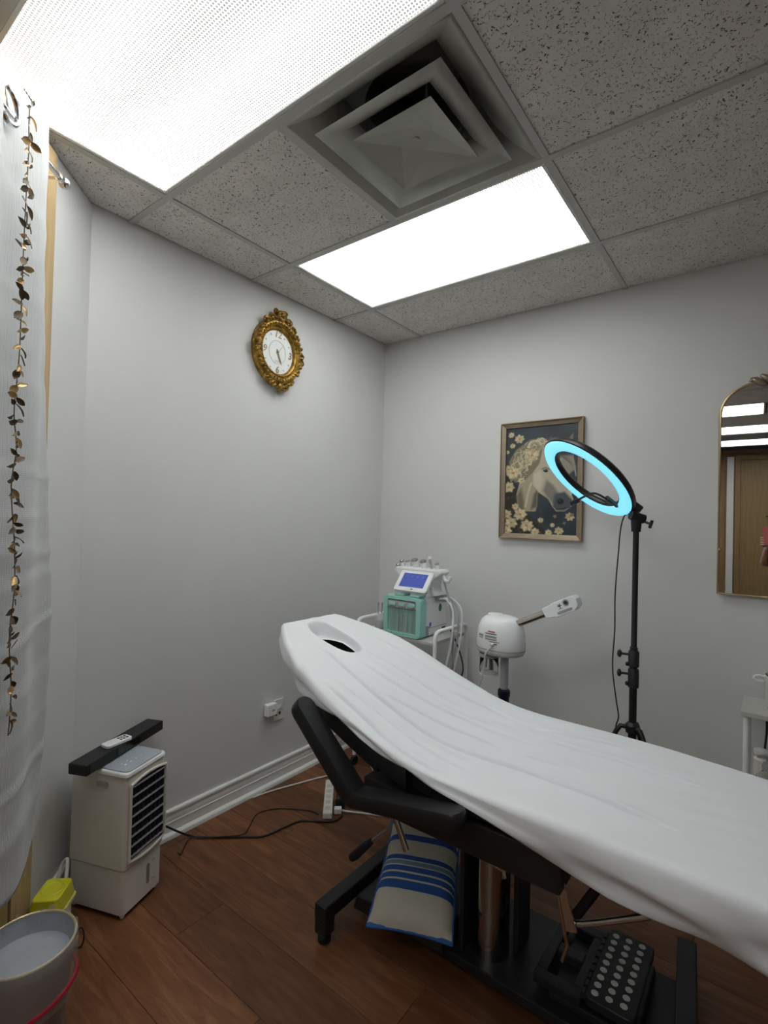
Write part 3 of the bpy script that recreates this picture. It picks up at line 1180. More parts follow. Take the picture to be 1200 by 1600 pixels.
GT = {z: t for t, z in zip(gt_, gz_)}
zz = 2.44
k = 0
while zz > .875:
    t = float(np.interp(-zz, [-z for z in gz_], gt_))
    side = 1 if k % 2 else -1
    for _ in range(2 if rl.random() < .75 else 1):
        me = lm[rl.randrange(3) * 2 + (0 if rl.random() < .38 else 1)]
        ob = bpy.data.objects.new('leaf', me)
        COL.objects.link(ob)
        ob.parent = gl
        ang = side * rl.uniform(.5, 1.35)            # swing from pointing down
        ydir = (WT * math.sin(ang) - V((0, 0, 1)) * math.cos(ang) * rl.choice((1, 1, 1, -.6)) + WN * rl.uniform(-.1, .45)).normalized()
        nrm = (WN + WT * rl.uniform(-.9, .9) + V((0, 0, rl.uniform(-.9, .9)))).normalized()
        xd = ydir.cross(nrm).normalized()
        zd = xd.cross(ydir)
        M3 = Matrix((xd, ydir, zd)).transposed().to_4x4()
        sc_ = rl.uniform(.65, 1.0)
        M3 = M3 @ Matrix.Scale(sc_, 4)
        M3.translation = wpt(t, zz, GO) - V(gl['_o'])
        ob.matrix_local = M3
        side = -side
    zz -= rl.uniform(.015, .025)
    k += 1

# ================================================================== AIR COOLER CORNER
ca = math.radians(21)
FC = V((0.322, -1.823, 0))                             # near front corner on the floor
nx = V((math.cos(ca), math.sin(ca), 0))                # out of the louvre face
ny = V((-math.sin(ca), math.cos(ca), 0))               # along the louvre face, away from the camera
CW, CD, CH = 0.190, 0.243, 0.505
MCO = Matrix(((nx.x, ny.x, 0, FC.x), (nx.y, ny.y, 0, FC.y), (0, 0, 1, 0), (0, 0, 0, 1)))   # local x: depth outwards (0 = front face), y: along face
co = thing('air_cooler', 'white portable air cooler with black louvre grille standing in the corner', 'air cooler', FC)


def tap(x0, x1, y0, y1, za, zb, ins, r=.016):
    """rounded box whose top is inset by ins"""
    mb = MB(MCO)
    cx_, cy_ = (x0 + x1) / 2, (y0 + y1) / 2
    a = rrect((x1 - x0) / 2, (y1 - y0) / 2, r)
    b = rrect((x1 - x0) / 2 - ins, (y1 - y0) / 2 - ins * .6, r)
    n = len(a)
    vs = [(cx_ + u, cy_ + v, za) for u, v in a] + [(cx_ + u, cy_ + v, zb) for u, v in b]
    fs = [tuple(range(n - 1, -1, -1)), tuple(range(n, 2 * n))] + [(k, (k + 1) % n, n + (k + 1) % n, n + k) for k in range(n)]
    return mb.add(vs, fs)


tap(-CD, 0, 0, CW, .016, .168, .000).build('water_tank', 'plastic_cream', co, bevel=.003)
tap(-CD - .004, .004, -.004, CW + .004, .169, CH, .004).build('body', 'plastic_cream', co, bevel=.006)
tap(-CD - .006, .006, -.006, CW + .006, CH - .012, CH + .004, .003).build('top_rim', 'plastic_white', co, bevel=.004)
pn = MB(MCO).prism([(-.095 + u, CW / 2 + v) for u, v in rrect(.094, CW / 2 - .004, .02)], CH + .004, CH + .009, lambda u, v, a: (u, v, a)).build('control_panel', 'panel_grey', co, smooth=30, bevel=.002)
for k in range(5):
    MB(MCO).box((-.05, .045 + k * .025, CH + .0093), (.006, .009, .0008)).build('panel_icon', 'plastic_white', pn, smooth=0)
    MB(MCO).box((-.066, .045 + k * .025, CH + .0093), (.003, .006, .0008)).build('panel_icon', 'plastic_white', pn, smooth=0)
gy0, gy1, gz0, gz1 = .018, CW - .006, .200, .462
gp = MB(MCO).bb(-.01, .0045, gy0, gy1, gz0, gz1).build('grille_recess', 'navy', co, smooth=0)
mb = MB(MCO)
n = 12
arc = [(gy0 - .006 + (gy1 - gy0 + .012) * k / n, .020 * math.sin(math.pi * k / n)) for k in range(n + 1)]
for zb_, sg in ((gz1 + .002, 1), (gz0 - .002, -1)):
    pts = [V((.0085, u, zb_ + sg * w_ * .6)) for u, w_ in arc]
    mb.tube(pts, .005, 6)
mb.tube([(.0085, gy0 - .005, gz0), (.0085, gy0 - .005, gz1)], .005, 6).tube([(.0085, gy1 + .005, gz0), (.0085, gy1 + .005, gz1)], .005, 6)
mb.build('grille_surround', 'plastic_cream', co)
for k in range(8):
    z = gz0 + .014 + k * (gz1 - gz0 - .02) / 7
    MB(MCO).box((.0095, (gy0 + gy1) / 2, z), (.009, gy1 - gy0, .0016), Matrix.Rotation(.25, 3, 'Y')).build('louvre', 'louvre_grey', co, smooth=0, bevel=.001, seg=1)
for k in range(8):
    y_ = gy0 + .012 + k * (gy1 - gy0 - .024) / 7
    MB(MCO).box((.006, y_, (gz0 + gz1) / 2), (.003, .004, gz1 - gz0 - .006)).build('vertical_vane', 'black_plastic', co, smooth=0)
MB(MCO).prism([(.118 + u * 1, .092 + v) for u, v in rrect(.007, .036, .0068)], -.001, .0015, lambda u, v, a: (a, u, v)).build('level_window', 'bin_outer', co, smooth=30)
for z in (.128, .060):
    for q in range(3):
        MB(MCO).box((.0006, .138 + q * .0055, z), (.0012, .0035, .004)).build('level_mark', 'plastic_grey', co, smooth=0)
MB(MCO).prism([(-.10 + u, CH - .045 + v) for u, v in rrect(.026, .011, .008)], -.0055, -.0035, lambda u, v, a: (u, a, v)).build('hand_grip', 'plastic_grey', co, smooth=30)
for fx, fy in ((-.016, .016), (-.016, CW - .016), (-CD + .016, .016), (-CD + .016, CW - .016)):
    MB(MCO).cyl((fx, fy, 0), (fx, fy, .017), .006, .012, 12).build('foot', 'plastic_white', co)

# soundbar lying across the cooler and its remote
ang = math.atan2(.372, -.176)
sd = V((math.cos(ang), math.sin(ang), 0))
sp_ = V((sd.y, -sd.x, 0))
s0 = V((.130, -1.757, 0))
Rb = Matrix((sd, -sp_, V((0, 0, 1)))).transposed()
sbz = CH + .0098
sb = thing('soundbar', 'long black soundbar lying across the top of the white air cooler', 'soundbar', (s0.x, s0.y, sbz))
body = MB().box((s0.x, s0.y, sbz + .0195), (.410, .076, .038), Rb).build('body', 'black_plastic', sb, smooth=0, bevel=.004)
MB().box(V((s0.x, s0.y, sbz + .022)) + sp_ * .0385, (.120, .003, .026), Rb).build('control_strip', 'gloss_black', sb, smooth=0)
for sg in (-1, 1):
    MB().box(V((s0.x, s0.y, sbz + .023)) + sp_ * .0385 + sd * sg * .13, (.125, .0025, .034), Rb).build('speaker_grille', 'cord_black', sb, smooth=0)
rc = V((.150, -1.780, sbz + .039))
ra = math.radians(101)
Rr = Matrix.Rotation(ra, 3, 'Z')
MR = Matrix.Translation(rc) @ Rr.to_4x4()
rmt = thing('remote_control', 'small white remote control with dark buttons on the black soundbar', 'remote', rc)
MB(MR).prism(rrect(.052, .023, .012), 0, .011, lambda u, v, a: (u, v, a)).build('body', 'plastic_white', rmt, smooth=30, bevel=.002)
for u, v in ((.012, -.008), (.012, .008), (.024, -.008), (.024, .008), (.037, -.008), (.037, .008)):
    MB(MR).box((u, v, .0115), (.008, .0095, .0015)).build('button', 'mark_dark', rmt, smooth=0, bevel=.0005, seg=1)

# yellow plastic box beside the cooler
yc = V((.262, -2.022, 0))
yd = WT
Ry = Matrix((yd, WN, V((0, 0, 1)))).transposed()
MY = Matrix.Translation(yc) @ Ry.to_4x4() @ Matrix.Diagonal((1.15, 1.1, 1.04, 1))
yb_ = thing('yellow_plastic_box', 'yellow plastic box on a white base beside the air cooler', 'plastic box', yc)
MB(MY).prism(rrect(.046, .036, .01), 0, .125, lambda u, v, a: (u, v, a)).build('base', 'plastic_white', yb_, smooth=30, bevel=.003)
MB(MY).prism(rrect(.056, .046, .012), .1255, .142, lambda u, v, a: (u, v, a)).build('flange', 'yellow_pale', yb_, smooth=30, bevel=.004)
lo, hi = rrect(.052, .042, .012), rrect(.045, .036, .012)
n = len(lo)
mb = MB(MY)
mb.add([(u, v, .1425) for u, v in lo] + [(u, v, .190) for u, v in hi],
       [tuple(range(n - 1, -1, -1)), tuple(range(n, 2 * n))] + [(k, (k + 1) % n, n + (k + 1) % n, n + k) for k in range(n)])
mb.build('cover', 'yellow', yb_, smooth=30, bevel=.003)
MB(MY).lathe([(.0001, .1905), (.024, .1905), (.027, .1925), (.030, .1905)], 28, caps=False).build('cover_ring', 'yellow', yb_)
MB().tube(bez([(.20, -1.965, .12), (.17, -1.945, .17), (.145, -1.935, .20), (.125, -1.945, .17), (.135, -1.965, .10), (.16, -1.98, .05)], 6), .006, 8).build('carry_loop', 'plastic_white', yb_)
MB().tube(bez([(.30, -1.97, .02), (.315, -1.955, .06), (.33, -1.95, .04), (.325, -1.955, .006), (.31, -1.97, .004)], 6), .0025, 6).build('cord', 'cord_black', yb_)

# waste bin with clear liner
bc = V((.555, -2.187, 0))
BH, BR = .285, .111
wb = thing('waste_bin', 'round grey waste bin with gold rim, clear liner and red tie', 'waste bin', bc)
MB().lathe([(BR * .74, 0), (BR * .78, .01), (BR * .985, BH - .004), (BR, BH)], 48, bc, caps=False).build('shell', 'bin_outer', wb, smooth=60)
MB().lathe([(.0001, BH - .05), (BR * .91, BH - .05), (BR * .955, BH - .025), (BR * .965, BH)], 48, bc, caps=False).build('inner_wall', 'bin_grey', wb, smooth=60)
MB().tube([bc + V((BR * .985 * math.cos(k / 48 * 6.2832), BR * .985 * math.sin(k / 48 * 6.2832), BH)) for k in range(48)], .0035, 8, closed=True).build('rim', 'bin_rim', wb)
lv = MB()
NL = 72
prof = [(.94, -.055), (.955, -.02), (.985, .006), (1.03, .002), (1.045, -.03), (1.04, -.09), (1.02, -.14)]
rl2 = random.Random(5)
jit = [rl2.uniform(-1, 1) for _ in range(NL)]
for (r, z) in prof:
    for k in range(NL):
        a = 2 * math.pi * k / NL
        back = .5 + .5 * math.cos(a - math.radians(150))
        q = .022 * jit[k] * (abs(r - 1) + .02) + .010 * jit[(k * 7) % NL] * back
        rr_ = BR * (r + q)
        lv.v.append(bc + V((rr_ * math.cos(a), rr_ * math.sin(a), BH + z + (.012 * jit[(k * 5) % NL] * back if .95 < r < 1.04 else 0))))
for i in range(len(prof) - 1):
    for k in range(NL):
        lv.f.append((i * NL + k, i * NL + (k + 1) % NL, (i + 1) * NL + (k + 1) % NL, (i + 1) * NL + k))
lv.build('liner', 'film', wb, smooth=60)
MB().tube([bc + V(((BR * 1.035) * math.cos(k / 40 * 6.2832), (BR * 1.035) * math.sin(k / 40 * 6.2832), BH - .115 + .012 * math.sin(k / 40 * 6.2832 * 2))) for k in range(40)], .0065, 6, closed=True).build('tie', 'red_tie', wb)

# ================================================================== TREATMENT BED
PX = [.475, .60, .75, .87, 1.0, 1.1, 1.2, 1.3, 1.4, 1.75, 2.1, 2.36]
PZ = [.985, .937, .893, .85, .795, .757, .724, .705, .70, .70, .695, .69]
_xs = np.linspace(.40, 2.45, 400)
_zs = np.interp(_xs, PX, PZ)
_zs[_xs < .475] = .985 - (.475 - 0) * 0 + (.475 - _xs[_xs < .475]) * .38
ker = np.hanning(31)
ker /= ker.sum()
_zsm = np.convolve(np.pad(_zs, 15, mode='edge'), ker, mode='valid')


def ztop(x):
    return float(np.interp(x, _xs, _zsm))


NXS = [.475, .49, .52, .60, .75, .90, 1.0, 1.3, 1.75, 2.36]
NYS = [-1.255, -1.285, -1.31, -1.365, -1.440, -1.468, -1.472, -1.474, -1.476, -1.480]
FYS = [-.985, -.955, -.925, -.865, -.812, -.792, -.788, -.788, -.795, -.86]
FXS = NXS


def ynear(x):
    return float(np.interp(x, NXS, NYS))


def yfar(x):
    return float(np.interp(x, FXS, FYS))


BX0, BX1 = .475, 2.36
HOLE = (.648, -1.135, .112, .062)          # centre x, y and half sizes of the face opening


def hole_r(x, y, g=1.0):
    dx, dy = abs(x - HOLE[0]) / (HOLE[2] * g), abs(y - HOLE[1]) / (HOLE[3] * g)
    return (dx ** 2.6 + dy ** 2.6) ** (1 / 2.6)


CREASES = [([(.66, -1.255), (.807, -1.28), (.943, -1.291), (1.085, -1.289), (1.207, -1.289), (1.33, -1.285), (1.535, -1.279), (1.732, -1.29), (1.93, -1.311)], .0042, .0055),
           ([(.95, -1.26), (1.0, -1.252), (1.159, -1.202), (1.322, -1.170), (1.45, -1.182)], .0035, .007),
           ([(1.07, -.969), (1.245, -.93), (1.42, -.948)], .0040, .008),
           ([(1.44, -.957), (1.628, -.919), (1.80, -.905)], .0038, .006),
           ([(1.44, -1.022), (1.606, -1.032), (1.742, -1.026), (1.821, -1.038), (1.96, -1.034)], .0032, .006),
           ([(1.45, -1.180), (1.573, -1.173), (1.70, -1.178)], .0026, .005),
           ([(.74, -1.10), (.968, -1.043), (1.20, -1.015)], .0032, .012),
           ([(.85, -1.425), (1.04, -1.425), (1.26, -1.445), (1.40, -1.44)], .0040, .008),
           ([(.70, -.95), (.95, -.90), (1.2, -.85)], .0030, .014),
           ([(.85, -1.37), (1.05, -1.36), (1.3, -1.37), (1.5, -1.39)], .0025, .012),
           ([(.80, -1.19), (1.0, -1.15), (1.25, -1.09), (1.5, -1.075)], .0030, .010),
           ([(1.1, -1.10), (1.3, -1.04), (1.45, -1.05)], .0030, .008)]


_wc = {}


def _row(x):
    k = round(x, 6)
    if k not in _wc:
        L_ = []
        for pts, am, wd in CREASES:
            x0, x1 = pts[0][0], pts[-1][0]
            if x0 <= x <= x1:
                fade = min(1, (x - x0) / .10, (x1 - x) / .10)
                L_.append((float(np.interp(x, [p[0] for p in pts], [p[1] for p in pts])), am * fade, wd))
        _wc[k] = L_
    return _wc[k]


def wrinkle(x, y):
    z = 0
    for yc_, am, wd in _row(x):
        d = (y - yc_) / wd
        if abs(d) < 7:
            z += am * (1.5 * math.exp(-(d - 2.2) ** 2 / 6) - 3.6 * math.exp(-(d * wd / .0041) ** 2))
    z += .0040 * math.sin(y * 46 + 2.5 * math.sin(x * 3.3)) * math.sin(x * 4.2 + .6) * max(.12, 1 - abs(x - 1.15) / .75) + .0010 * math.sin(y * 80 - 6 * x + 3 * math.sin(x * 5)) * math.sin(x * 9 + y * 6)
    return z


NU, NV = 270, 400
sheet = MB()
RC = .020
us = np.concatenate([np.linspace(.475 + RC, .82, 70, endpoint=False), np.linspace(.82, BX1 - RC, NU - 69)])
NU = len(us)
grid = []
for x in us:
    yn, yf = ynear(x) + RC, yfar(x) - RC
    rowv = []
    for q in range(NV + 1):
        y = yn + (yf - yn) * q / NV
        z = ztop(x) + wrinkle(x, y)
        r = hole_r(x, y)
        if r < 1.16:
            k = min(1, max(0, (1.16 - r) / .26))
            k = k * k * (3 - 2 * k)
            z -= (.034 + .02 * max(0, min(1, (HOLE[0] - x) / .08))) * k
        rowv.append(len(sheet.v))
        sheet.v.append(V((x, y, z)))
    grid.append(rowv)
for i in range(NU - 1):
    for q in range(NV):
        c = (sheet.v[grid[i][q]] + sheet.v[grid[i + 1][q + 1]]) / 2
        if hole_r(c.x - .016, c.y + .006, .90) < 1:
            continue
        sheet.f.append((grid[i][q], grid[i + 1][q], grid[i + 1][q + 1], grid[i][q + 1]))
# skirt
loop = [grid[i][0] for i in range(NU - 1, 0, -1)] + [grid[0][q] for q in range(0, NV)] + [grid[i][NV] for i in range(0, NU - 1)] + [grid[NU - 1][q] for q in range(NV, 0, -1)]
LP = [sheet.v[i].copy() for i in loop]
m = len(LP)
nrm = []
for k in range(m):
    t = LP[(k + 3) % m] - LP[k - 3]
    nrm.append(V((t.y, -t.x, 0)).normalized())
# outward check
cen = V((1.4, -1.13, 0))
sgn = 1 if nrm[10].dot(V((0, -1, 0))) > 0 else -1
for _ in range(6):
    nrm = [(nrm[k - 1] + nrm[k] * 2 + nrm[(k + 1) % m]).normalized() for k in range(m)]
prof = []
for a in (20, 45, 70, 90):
    prof.append((RC * math.sin(math.radians(a)), RC * (1 - math.cos(math.radians(a)))))
for d in (.042, .056, .070, .084, .096, .106):
    prof.append((RC + .002 - .036 * max(0, (d - .042) / .07) ** 1.3, d))
prof += [(RC - .044, .113), (RC - .054, .115), (RC - .068, .113)]
prev = loop
for j, (o_, d_) in enumerate(prof):
    ring = []
    for k in range(m):
        p = LP[k]
        x = p.x
        head = max(0, min(1, (.80 - x) / .25))
        drop = d_ * (1 + .16 * head)
        if nrm[k].y * sgn < -.5:
            # the near side sags in long folds towards the foot
            drop = d_ * float(np.interp(x, [.475, .75, .9, 1.05, 1.3, 1.42, 1.6, 1.8, 2.1], [1.2, 1.0, .66, .42, .42, .52, .95, 1.2, 1.3]))
        fold = 0
        if j >= 3:
            s1 = math.sin(x * 13 - d_ * 75 + 1.2 * math.sin(x * 6)) + .6 * math.sin(x * 5 + d_ * 95)
            fold = .0115 * s1 * min(1, (d_ - .02) / .05) * (1 if abs(nrm[k].y) > .5 else .5)
            fold += .004 * math.sin(p.y * 60) * (1 - abs(nrm[k].y)) * (d_ / .1)
        bulge = .004 * math.sin(min(1, d_ / .117) * math.pi) * max(0, min(1, (x - 1.3) / .8))
        ring.append(len(sheet.v))
        sheet.v.append(V((p.x, p.y, ztop(p.x) + wrinkle(p.x, p.y) * (1 - j / len(prof)) - drop)) + nrm[k] * sgn * (o_ + fold + bulge))
    for k in range(m):
        sheet.f.append((prev[k], prev[(k + 1) % m], ring[(k + 1) % m], ring[k]))
    prev = ring
sh = tag(sheet.build('bed_sheet', 'sheet', smooth=180, origin=(1.4, -1.13, .58)), 'white fitted cotton sheet with face opening stretched over the treatment bed', 'bed sheet')

bed = thing('treatment_bed', 'black padded treatment bed with raised backrest, armrests and steel lift base', 'treatment bed', (1.40, -1.14, 0))


def pad(name, x0, x1, top, thick, ins, pit=False):
    n1 = max(4, int((x1 - x0) / .012))
    n2 = 60
    mb = MB()
    g = []
    for i in range(n1 + 1):
        x = x0 + (x1 - x0) * i / n1
        yn, yf = ynear(x) + ins, yfar(x) - ins
        r_ = []
        for q in range(n2 + 1):
            y = yn + (yf - yn) * q / n2
            z = ztop(x) - top
            e = min(1, (y - yn) / .03, (yf - y) / .03, (x - x0) / .03 + (0 if x0 < .6 else .3), (x1 - x) / .03 + .3)
            z -= .02 * (1 - max(0, e)) ** 2
            if pit and hole_r(x, y, 1.0) < 1.20:
                z = ztop(x) - .105
            r_.append(len(mb.v))
            mb.v.append(V((x, y, z)))
        g.append(r_)
    b = []
    for i in range(n1 + 1):
        x = x0 + (x1 - x0) * i / n1
        yn, yf = ynear(x) + ins + .004, yfar(x) - ins - .004
        b.append((len(mb.v), len(mb.v) + 1))
        mb.v += [V((x, yn, ztop(x) - thick)), V((x, yf, ztop(x) - thick))]
    for i in range(n1):
        for q in range(n2):
            mb.f.append((g[i][q], g[i + 1][q], g[i + 1][q + 1], g[i][q + 1]))
        mb.f.append((g[i][0], b[i][0], b[i + 1][0], g[i + 1][0]))
        mb.f.append((g[i][n2], g[i + 1][n2], b[i + 1][1], b[i][1]))
        mb.f.append((b[i][0], b[i][1], b[i + 1][1], b[i + 1][0]))
    mb.f.append(tuple(g[0]) + (b[0][1], b[0][0]))
    mb.f.append(tuple(reversed(g[n1])) + (b[n1][0], b[n1][1]))
    return mb.build(name, 'black_leather', bed, smooth=50)


pad('backrest', .515, 1.235, .014, .104, .026, True)
pad('seat', 1.24, 1.72, .014, .102, .054)
pad('leg_rest', 1.725, 2.295, .014, .095, .064)
# frames under the pads
mb = MB()
mb.bb(1.06, 1.69, -1.43, -.84, .500, .594)
mb.build('seat_frame', 'black_metal', bed, smooth=0, bevel=.006)
mb = MB()
for i in range(12):
    x = .80 + (1.10 - .80) * i / 11
    mb.v += [V((x, -1.41, ztop(x) - .110)), V((x, -.85, ztop(x) - .110)), V((x, -.85, ztop(x) - .150)), V((x, -1.41, ztop(x) - .150))]
for i in range(11):
    a = i * 4
    for q in range(4):
        mb.f.append((a + q, a + (q + 1) % 4, a + 4 + (q + 1) % 4, a + 4 + q))
mb.f += [(0, 3, 2, 1), (44, 45, 46, 47)]
mb.build('backrest_frame', 'black_metal', bed, smooth=0, bevel=.004)
mb = MB()
mb.bb(1.74, 2.28, -1.36, -.92, .560, .585)
mb.build('leg_rest_frame', 'black_metal', bed, smooth=0, bevel=.004)
# armrests
for sg, nm in ((-1, 'armrest'), (1, 'armrest')):
    yy = -1.512 if sg < 0 else -.745

    def slab(a, b, width, th, ry):
        a, b = V(a), V(b)
        d = (b - a)
        L_ = d.length
        d.normalize()
        s_ = V((0, 1, 0))
        n_ = s_.cross(d)
        mb = MB()
        out = rrect(L_ / 2, width / 2, min(width / 2 - .002, .032), 5)
        mid = (a + b) / 2
        k = len(out)
        layers = [(-th / 2, .93), (-th / 2 + .006, 1.0), (th / 2 - .016, 1.0), (th / 2 - .006, .96), (th / 2, .86)]
        vs = []
        for zz_, sc in layers:
            for u, v in out:
                uu = math.copysign(max(0, abs(u) - (1 - sc) * .06), u)
                vs.append(mid + d * uu + s_ * v * sc + n_ * zz_)
        fs = [tuple(range(k - 1, -1, -1)), tuple(range((len(layers) - 1) * k, len(layers) * k))]
        for li in range(len(layers) - 1):
            for q in range(k):
                fs.append((li * k + q, li * k + (q + 1) % k, (li + 1) * k + (q + 1) % k, (li + 1) * k + q))
        mb.add(vs, fs)
        return mb
    if sg < 0:
        slab((.835, yy, .803), (1.112, yy, .560), .070, .052, 0).build('armrest_back', 'black_leather', bed, smooth=50)
    fp = slab((1.062, yy, .568), (1.468, yy, .642), .070, .044, 0).build('armrest', 'black_leather', bed, smooth=50)
    MB().tube([(1.20, yy, .565), (1.20, yy - .05 * sg, .535), (1.20, yy - .12 * sg, .530)], .010, 8).build('armrest_bracket', 'steel', fp)
# struts, lever
MB().tube([(.905, -1.29, .655), (1.025, -1.29, .495), (1.14, -1.29, .51)], .008, 8).build('backrest_strut', 'steel', bed)
MB().tube([(.905, -.97, .655), (1.025, -.97, .495), (1.14, -.97, .51)], .008, 8).build('backrest_strut', 'steel', bed)
MB().tube([(1.105, -1.35, .51), (1.18, -1.35, .365)], .010, 10).build('release_bar', 'steel', bed)
lvr = MB().tube([(1.150, -1.36, .50), (1.105, -1.36, .405), (1.040, -1.36, .340)], .005, 8).build('lever', 'steel', bed)
MB().tube([(1.045, -1.36, .345), (1.03, -1.36, .330), (.975, -1.36, .270), (.962, -1.36, .258)], [.010, .013, .016, .014], 12).build('lever_grip', 'grip_black', lvr)
# leg-rest linkage
mb = MB()
mb.box((1.690, -1.395, .465), (.030, .008, .125), Matrix.Rotation(-.30, 3, 'Y'))
mb.build('link_plate', 'steel', bed, smooth=0, bevel=.002)
MB().tube(bez([(1.700, -1.385, .425), (1.735, -1.385, .432), (1.90, -1.385, .535), (1.93, -1.385, .56)], 5), .008, 10).build('link_tube', 'steel', bed)
MB().tube([(1.675, -1.398, .480), (1.700, -1.398, .370), (1.688, -1.398, .325)], .005, 8).build('link_rod', 'steel', bed)
MB().tube([(1.80, -1.20, .56), (1.66, -1.20, .30)], .014, 10).build('gas_strut', 'black_metal', bed)
MB().tube([(1.80, -1.02, .56), (1.66, -1.02, .30)], .010, 10).build('gas_strut', 'black_metal', bed)
# lift column and base
MB().cyl((1.395, -1.175, .06), (1.395, -1.175, .502), .058, n=36).build('lift_column', 'lift_chrome', bed)
MB().bb(1.316, 1.334, -1.25, -1.10, .06, .46).build('column_cover', 'black_metal', bed, smooth=0, bevel=.006)
MB().bb(1.456, 1.476, -1.15, -1.05, .06, .44).build('column_cover', 'black_metal', bed, smooth=0, bevel=.006)
MB().tube([(1.44, -1.335, .445), (1.50, -1.335, .435), (1.505, -1.335, .415)], .006, 8).build('foot_lock', 'chrome', bed)
MB().bb(.93, 1.93, -1.27, -.93, .028, .060).build('base_plate', 'black_metal', bed, smooth=0, bevel=.004)
mb = MB()
mb.add([(.945, -1.33, .0605), (1.29, -1.30, .0605), (1.29, -.94, .0605), (.945, -.94, .0605), (.955, -1.32, .105), (1.28, -1.29, .108), (1.28, -.95, .108), (.955, -.95, .105)],
       [(0, 3, 2, 1), (4, 5, 6, 7), (0, 1, 5, 4), (1, 2, 6, 5), (2, 3, 7, 6), (3, 0, 4, 7)])
mb.build('base_cover', 'black_metal', bed, smooth=0, bevel=.005)
for xx, ya_, yb2 in ((.915, -1.462, -.83), (1.905, -1.462, -.83)):
    cb = MB().bb(xx - .026, xx + .026, ya_, yb2, .080, .130)
    if xx > 1.5:
        cb.M = Matrix.Translation((xx, -.9, 0)) @ Matrix.Rotation(math.radians(6), 4, 'Z') @ Matrix.Translation((-xx, .9, 0))
    cbo = cb.build('cross_bar', 'black_metal', bed, smooth=0, bevel=.005)
    for y_ in (ya_ + .026, yb2 - .026):
        MB(cb.M).bb(xx - .024, xx + .024, y_ - .024, y_ + .024, .030, .0805).build('end_leg', 'black_metal', cbo, smooth=0, bevel=.003)
        MB(cb.M).lathe([(.020, 0), (.022, .004), (.022, .018), (.010, .022), (.010, .032)], 16, (xx, y_, 0)).build('levelling_foot', 'rubber', cbo)

# striped cushion on the base
pd = V((-.40, .917, 0)).normalized()
pm = V((1.207, -1.368, .121)) + pd * .25 * math.cos(math.radians(22)) + V((0, 0, .25 * math.sin(math.radians(22))))
pxd = V((pd.y, -pd.x, 0))
tilt = Matrix((pxd, pd, V((0, 0, 1)))).transposed() @ Matrix.Rotation(math.radians(22), 3, 'X')
mb = MB()
N1, N2 = 26, 44
HWp, HLp = .132, .25
for side in (1, -1):
    g = []
    for j in range(N2 + 1):
        for i in range(N1 + 1):
            u, v = -1 + 2 * i / N1, -1 + 2 * j / N2
            k = max(0, (1 - u ** 4) * (1 - v ** 4)) ** .55
            px_ = u * HWp * (1 - .05 * (1 - v * v) * 1 + .03 * abs(v))
            py_ = v * HLp * (1 - .04 * (1 - u * u))
            wr = .003 * math.sin(u * 22 + v * 3) * (abs(v) ** 6) + .0025 * math.sin(v * 18) * abs(u) ** 6
            mb.v.append(V((px_, py_, side * (.052 * k) + wr)))
    off = 0 if side == 1 else (N1 + 1) * (N2 + 1)
    for j in range(N2):
        for i in range(N1):
            a = off + j * (N1 + 1) + i
            q = (a, a + 1, a + N1 + 2, a + N1 + 1)
            mb.f.append(q if side == 1 else q[::-1])
cu_ = mb.build('striped_cushion', 'stripe_fabric', smooth=180, origin=(0, 0, 0))
cu_.matrix_world = Matrix.Translation(pm) @ tilt.to_4x4()
tag(cu_, 'off-white cushion with blue stripes lying on the bed base', 'cushion')
pp = MB()
pl = []
for i in range(60):
    a = i / 60
    if a < .25:
        u, v = -1 + 8 * a, -1
    elif a < .5:
        u, v = 1, -1 + 8 * (a - .25)
    elif a < .75:
        u, v = 1 - 8 * (a - .5), 1
    else:
        u, v = -1, 1 - 8 * (a - .75)
    pl.append(V((u * HWp * (1 - .05 * (1 - v * v) + .03 * abs(v)), v * HLp * (1 - .04 * (1 - u * u)), 0)))
pp.tube(pl, .004, 6, closed=True)
mat('piping_blue', (0.03, 0.10, 0.36), .8)
po = pp.build('piping', 'piping_blue', smooth=60, origin=(0, 0, 0))
po.parent = cu_

# folding step stool with white dots lying on the base plate
stl = thing('folding_stool', 'folded black step stool with white grip dots on the bed base', 'step stool', (1.70, -1.09, .061))
tp = MB().prism([(1.763 + u, -1.090 + v) for u, v in rrect(.062, .150, .014)], .108, .134, lambda u, v, a: (u, v, a)).build('top_panel', 'black_plastic', stl, smooth=30, bevel=.003)
DOT = None
for r_ in range(9):
    for c_ in range(3):
        x = 1.722 + c_ * .036
        y = -1.215 + r_ * .0305 + c_ * .004
        if DOT is None:
            DOT = MB().lathe([(.0096, 0), (.0096, .0012), (.0001, .0018)], 16, (0, 0, 0)).build('grip_dot', 'dot_white', None, smooth=0, origin=(0, 0, 0))
            ob = DOT
        else:
            ob = DOT.copy()
            COL.objects.link(ob)
        ob.parent = tp
        ob.location = V((x, y, .1345)) - V(tp['_o'])
MB().bb(1.815, 1.835, -1.20, -1.00, .080, .125).build('carry_handle', 'black_plastic', stl, smooth=0, bevel=.004)
for k in range(9):
    MB().cyl((1.695, -1.225 + k * .030, .118), (1.695, -1.203 + k * .030, .118), .010, n=10).build('hinge_knuckle', 'black_plastic', stl)
mb = MB()
mb.bb(1.555, 1.69, -1.235, -1.20, .085, .112).bb(1.555, 1.69, -.985, -.945, .085, .112).bb(1.555, 1.585, -1.20, -.985, .085, .112).bb(1.660, 1.69, -1.20, -.985, .085, .112)
mb.bb(1.585, 1.660, -1.11, -1.07, .085, .112)
mb.build('leg_panel', 'black_plastic', stl, smooth=0, bevel=.004)
MB().bb(1.60, 1.83, -1.23, -.95, .0612, .084).build('folded_half', 'black_plastic', stl, smooth=0, bevel=.004)

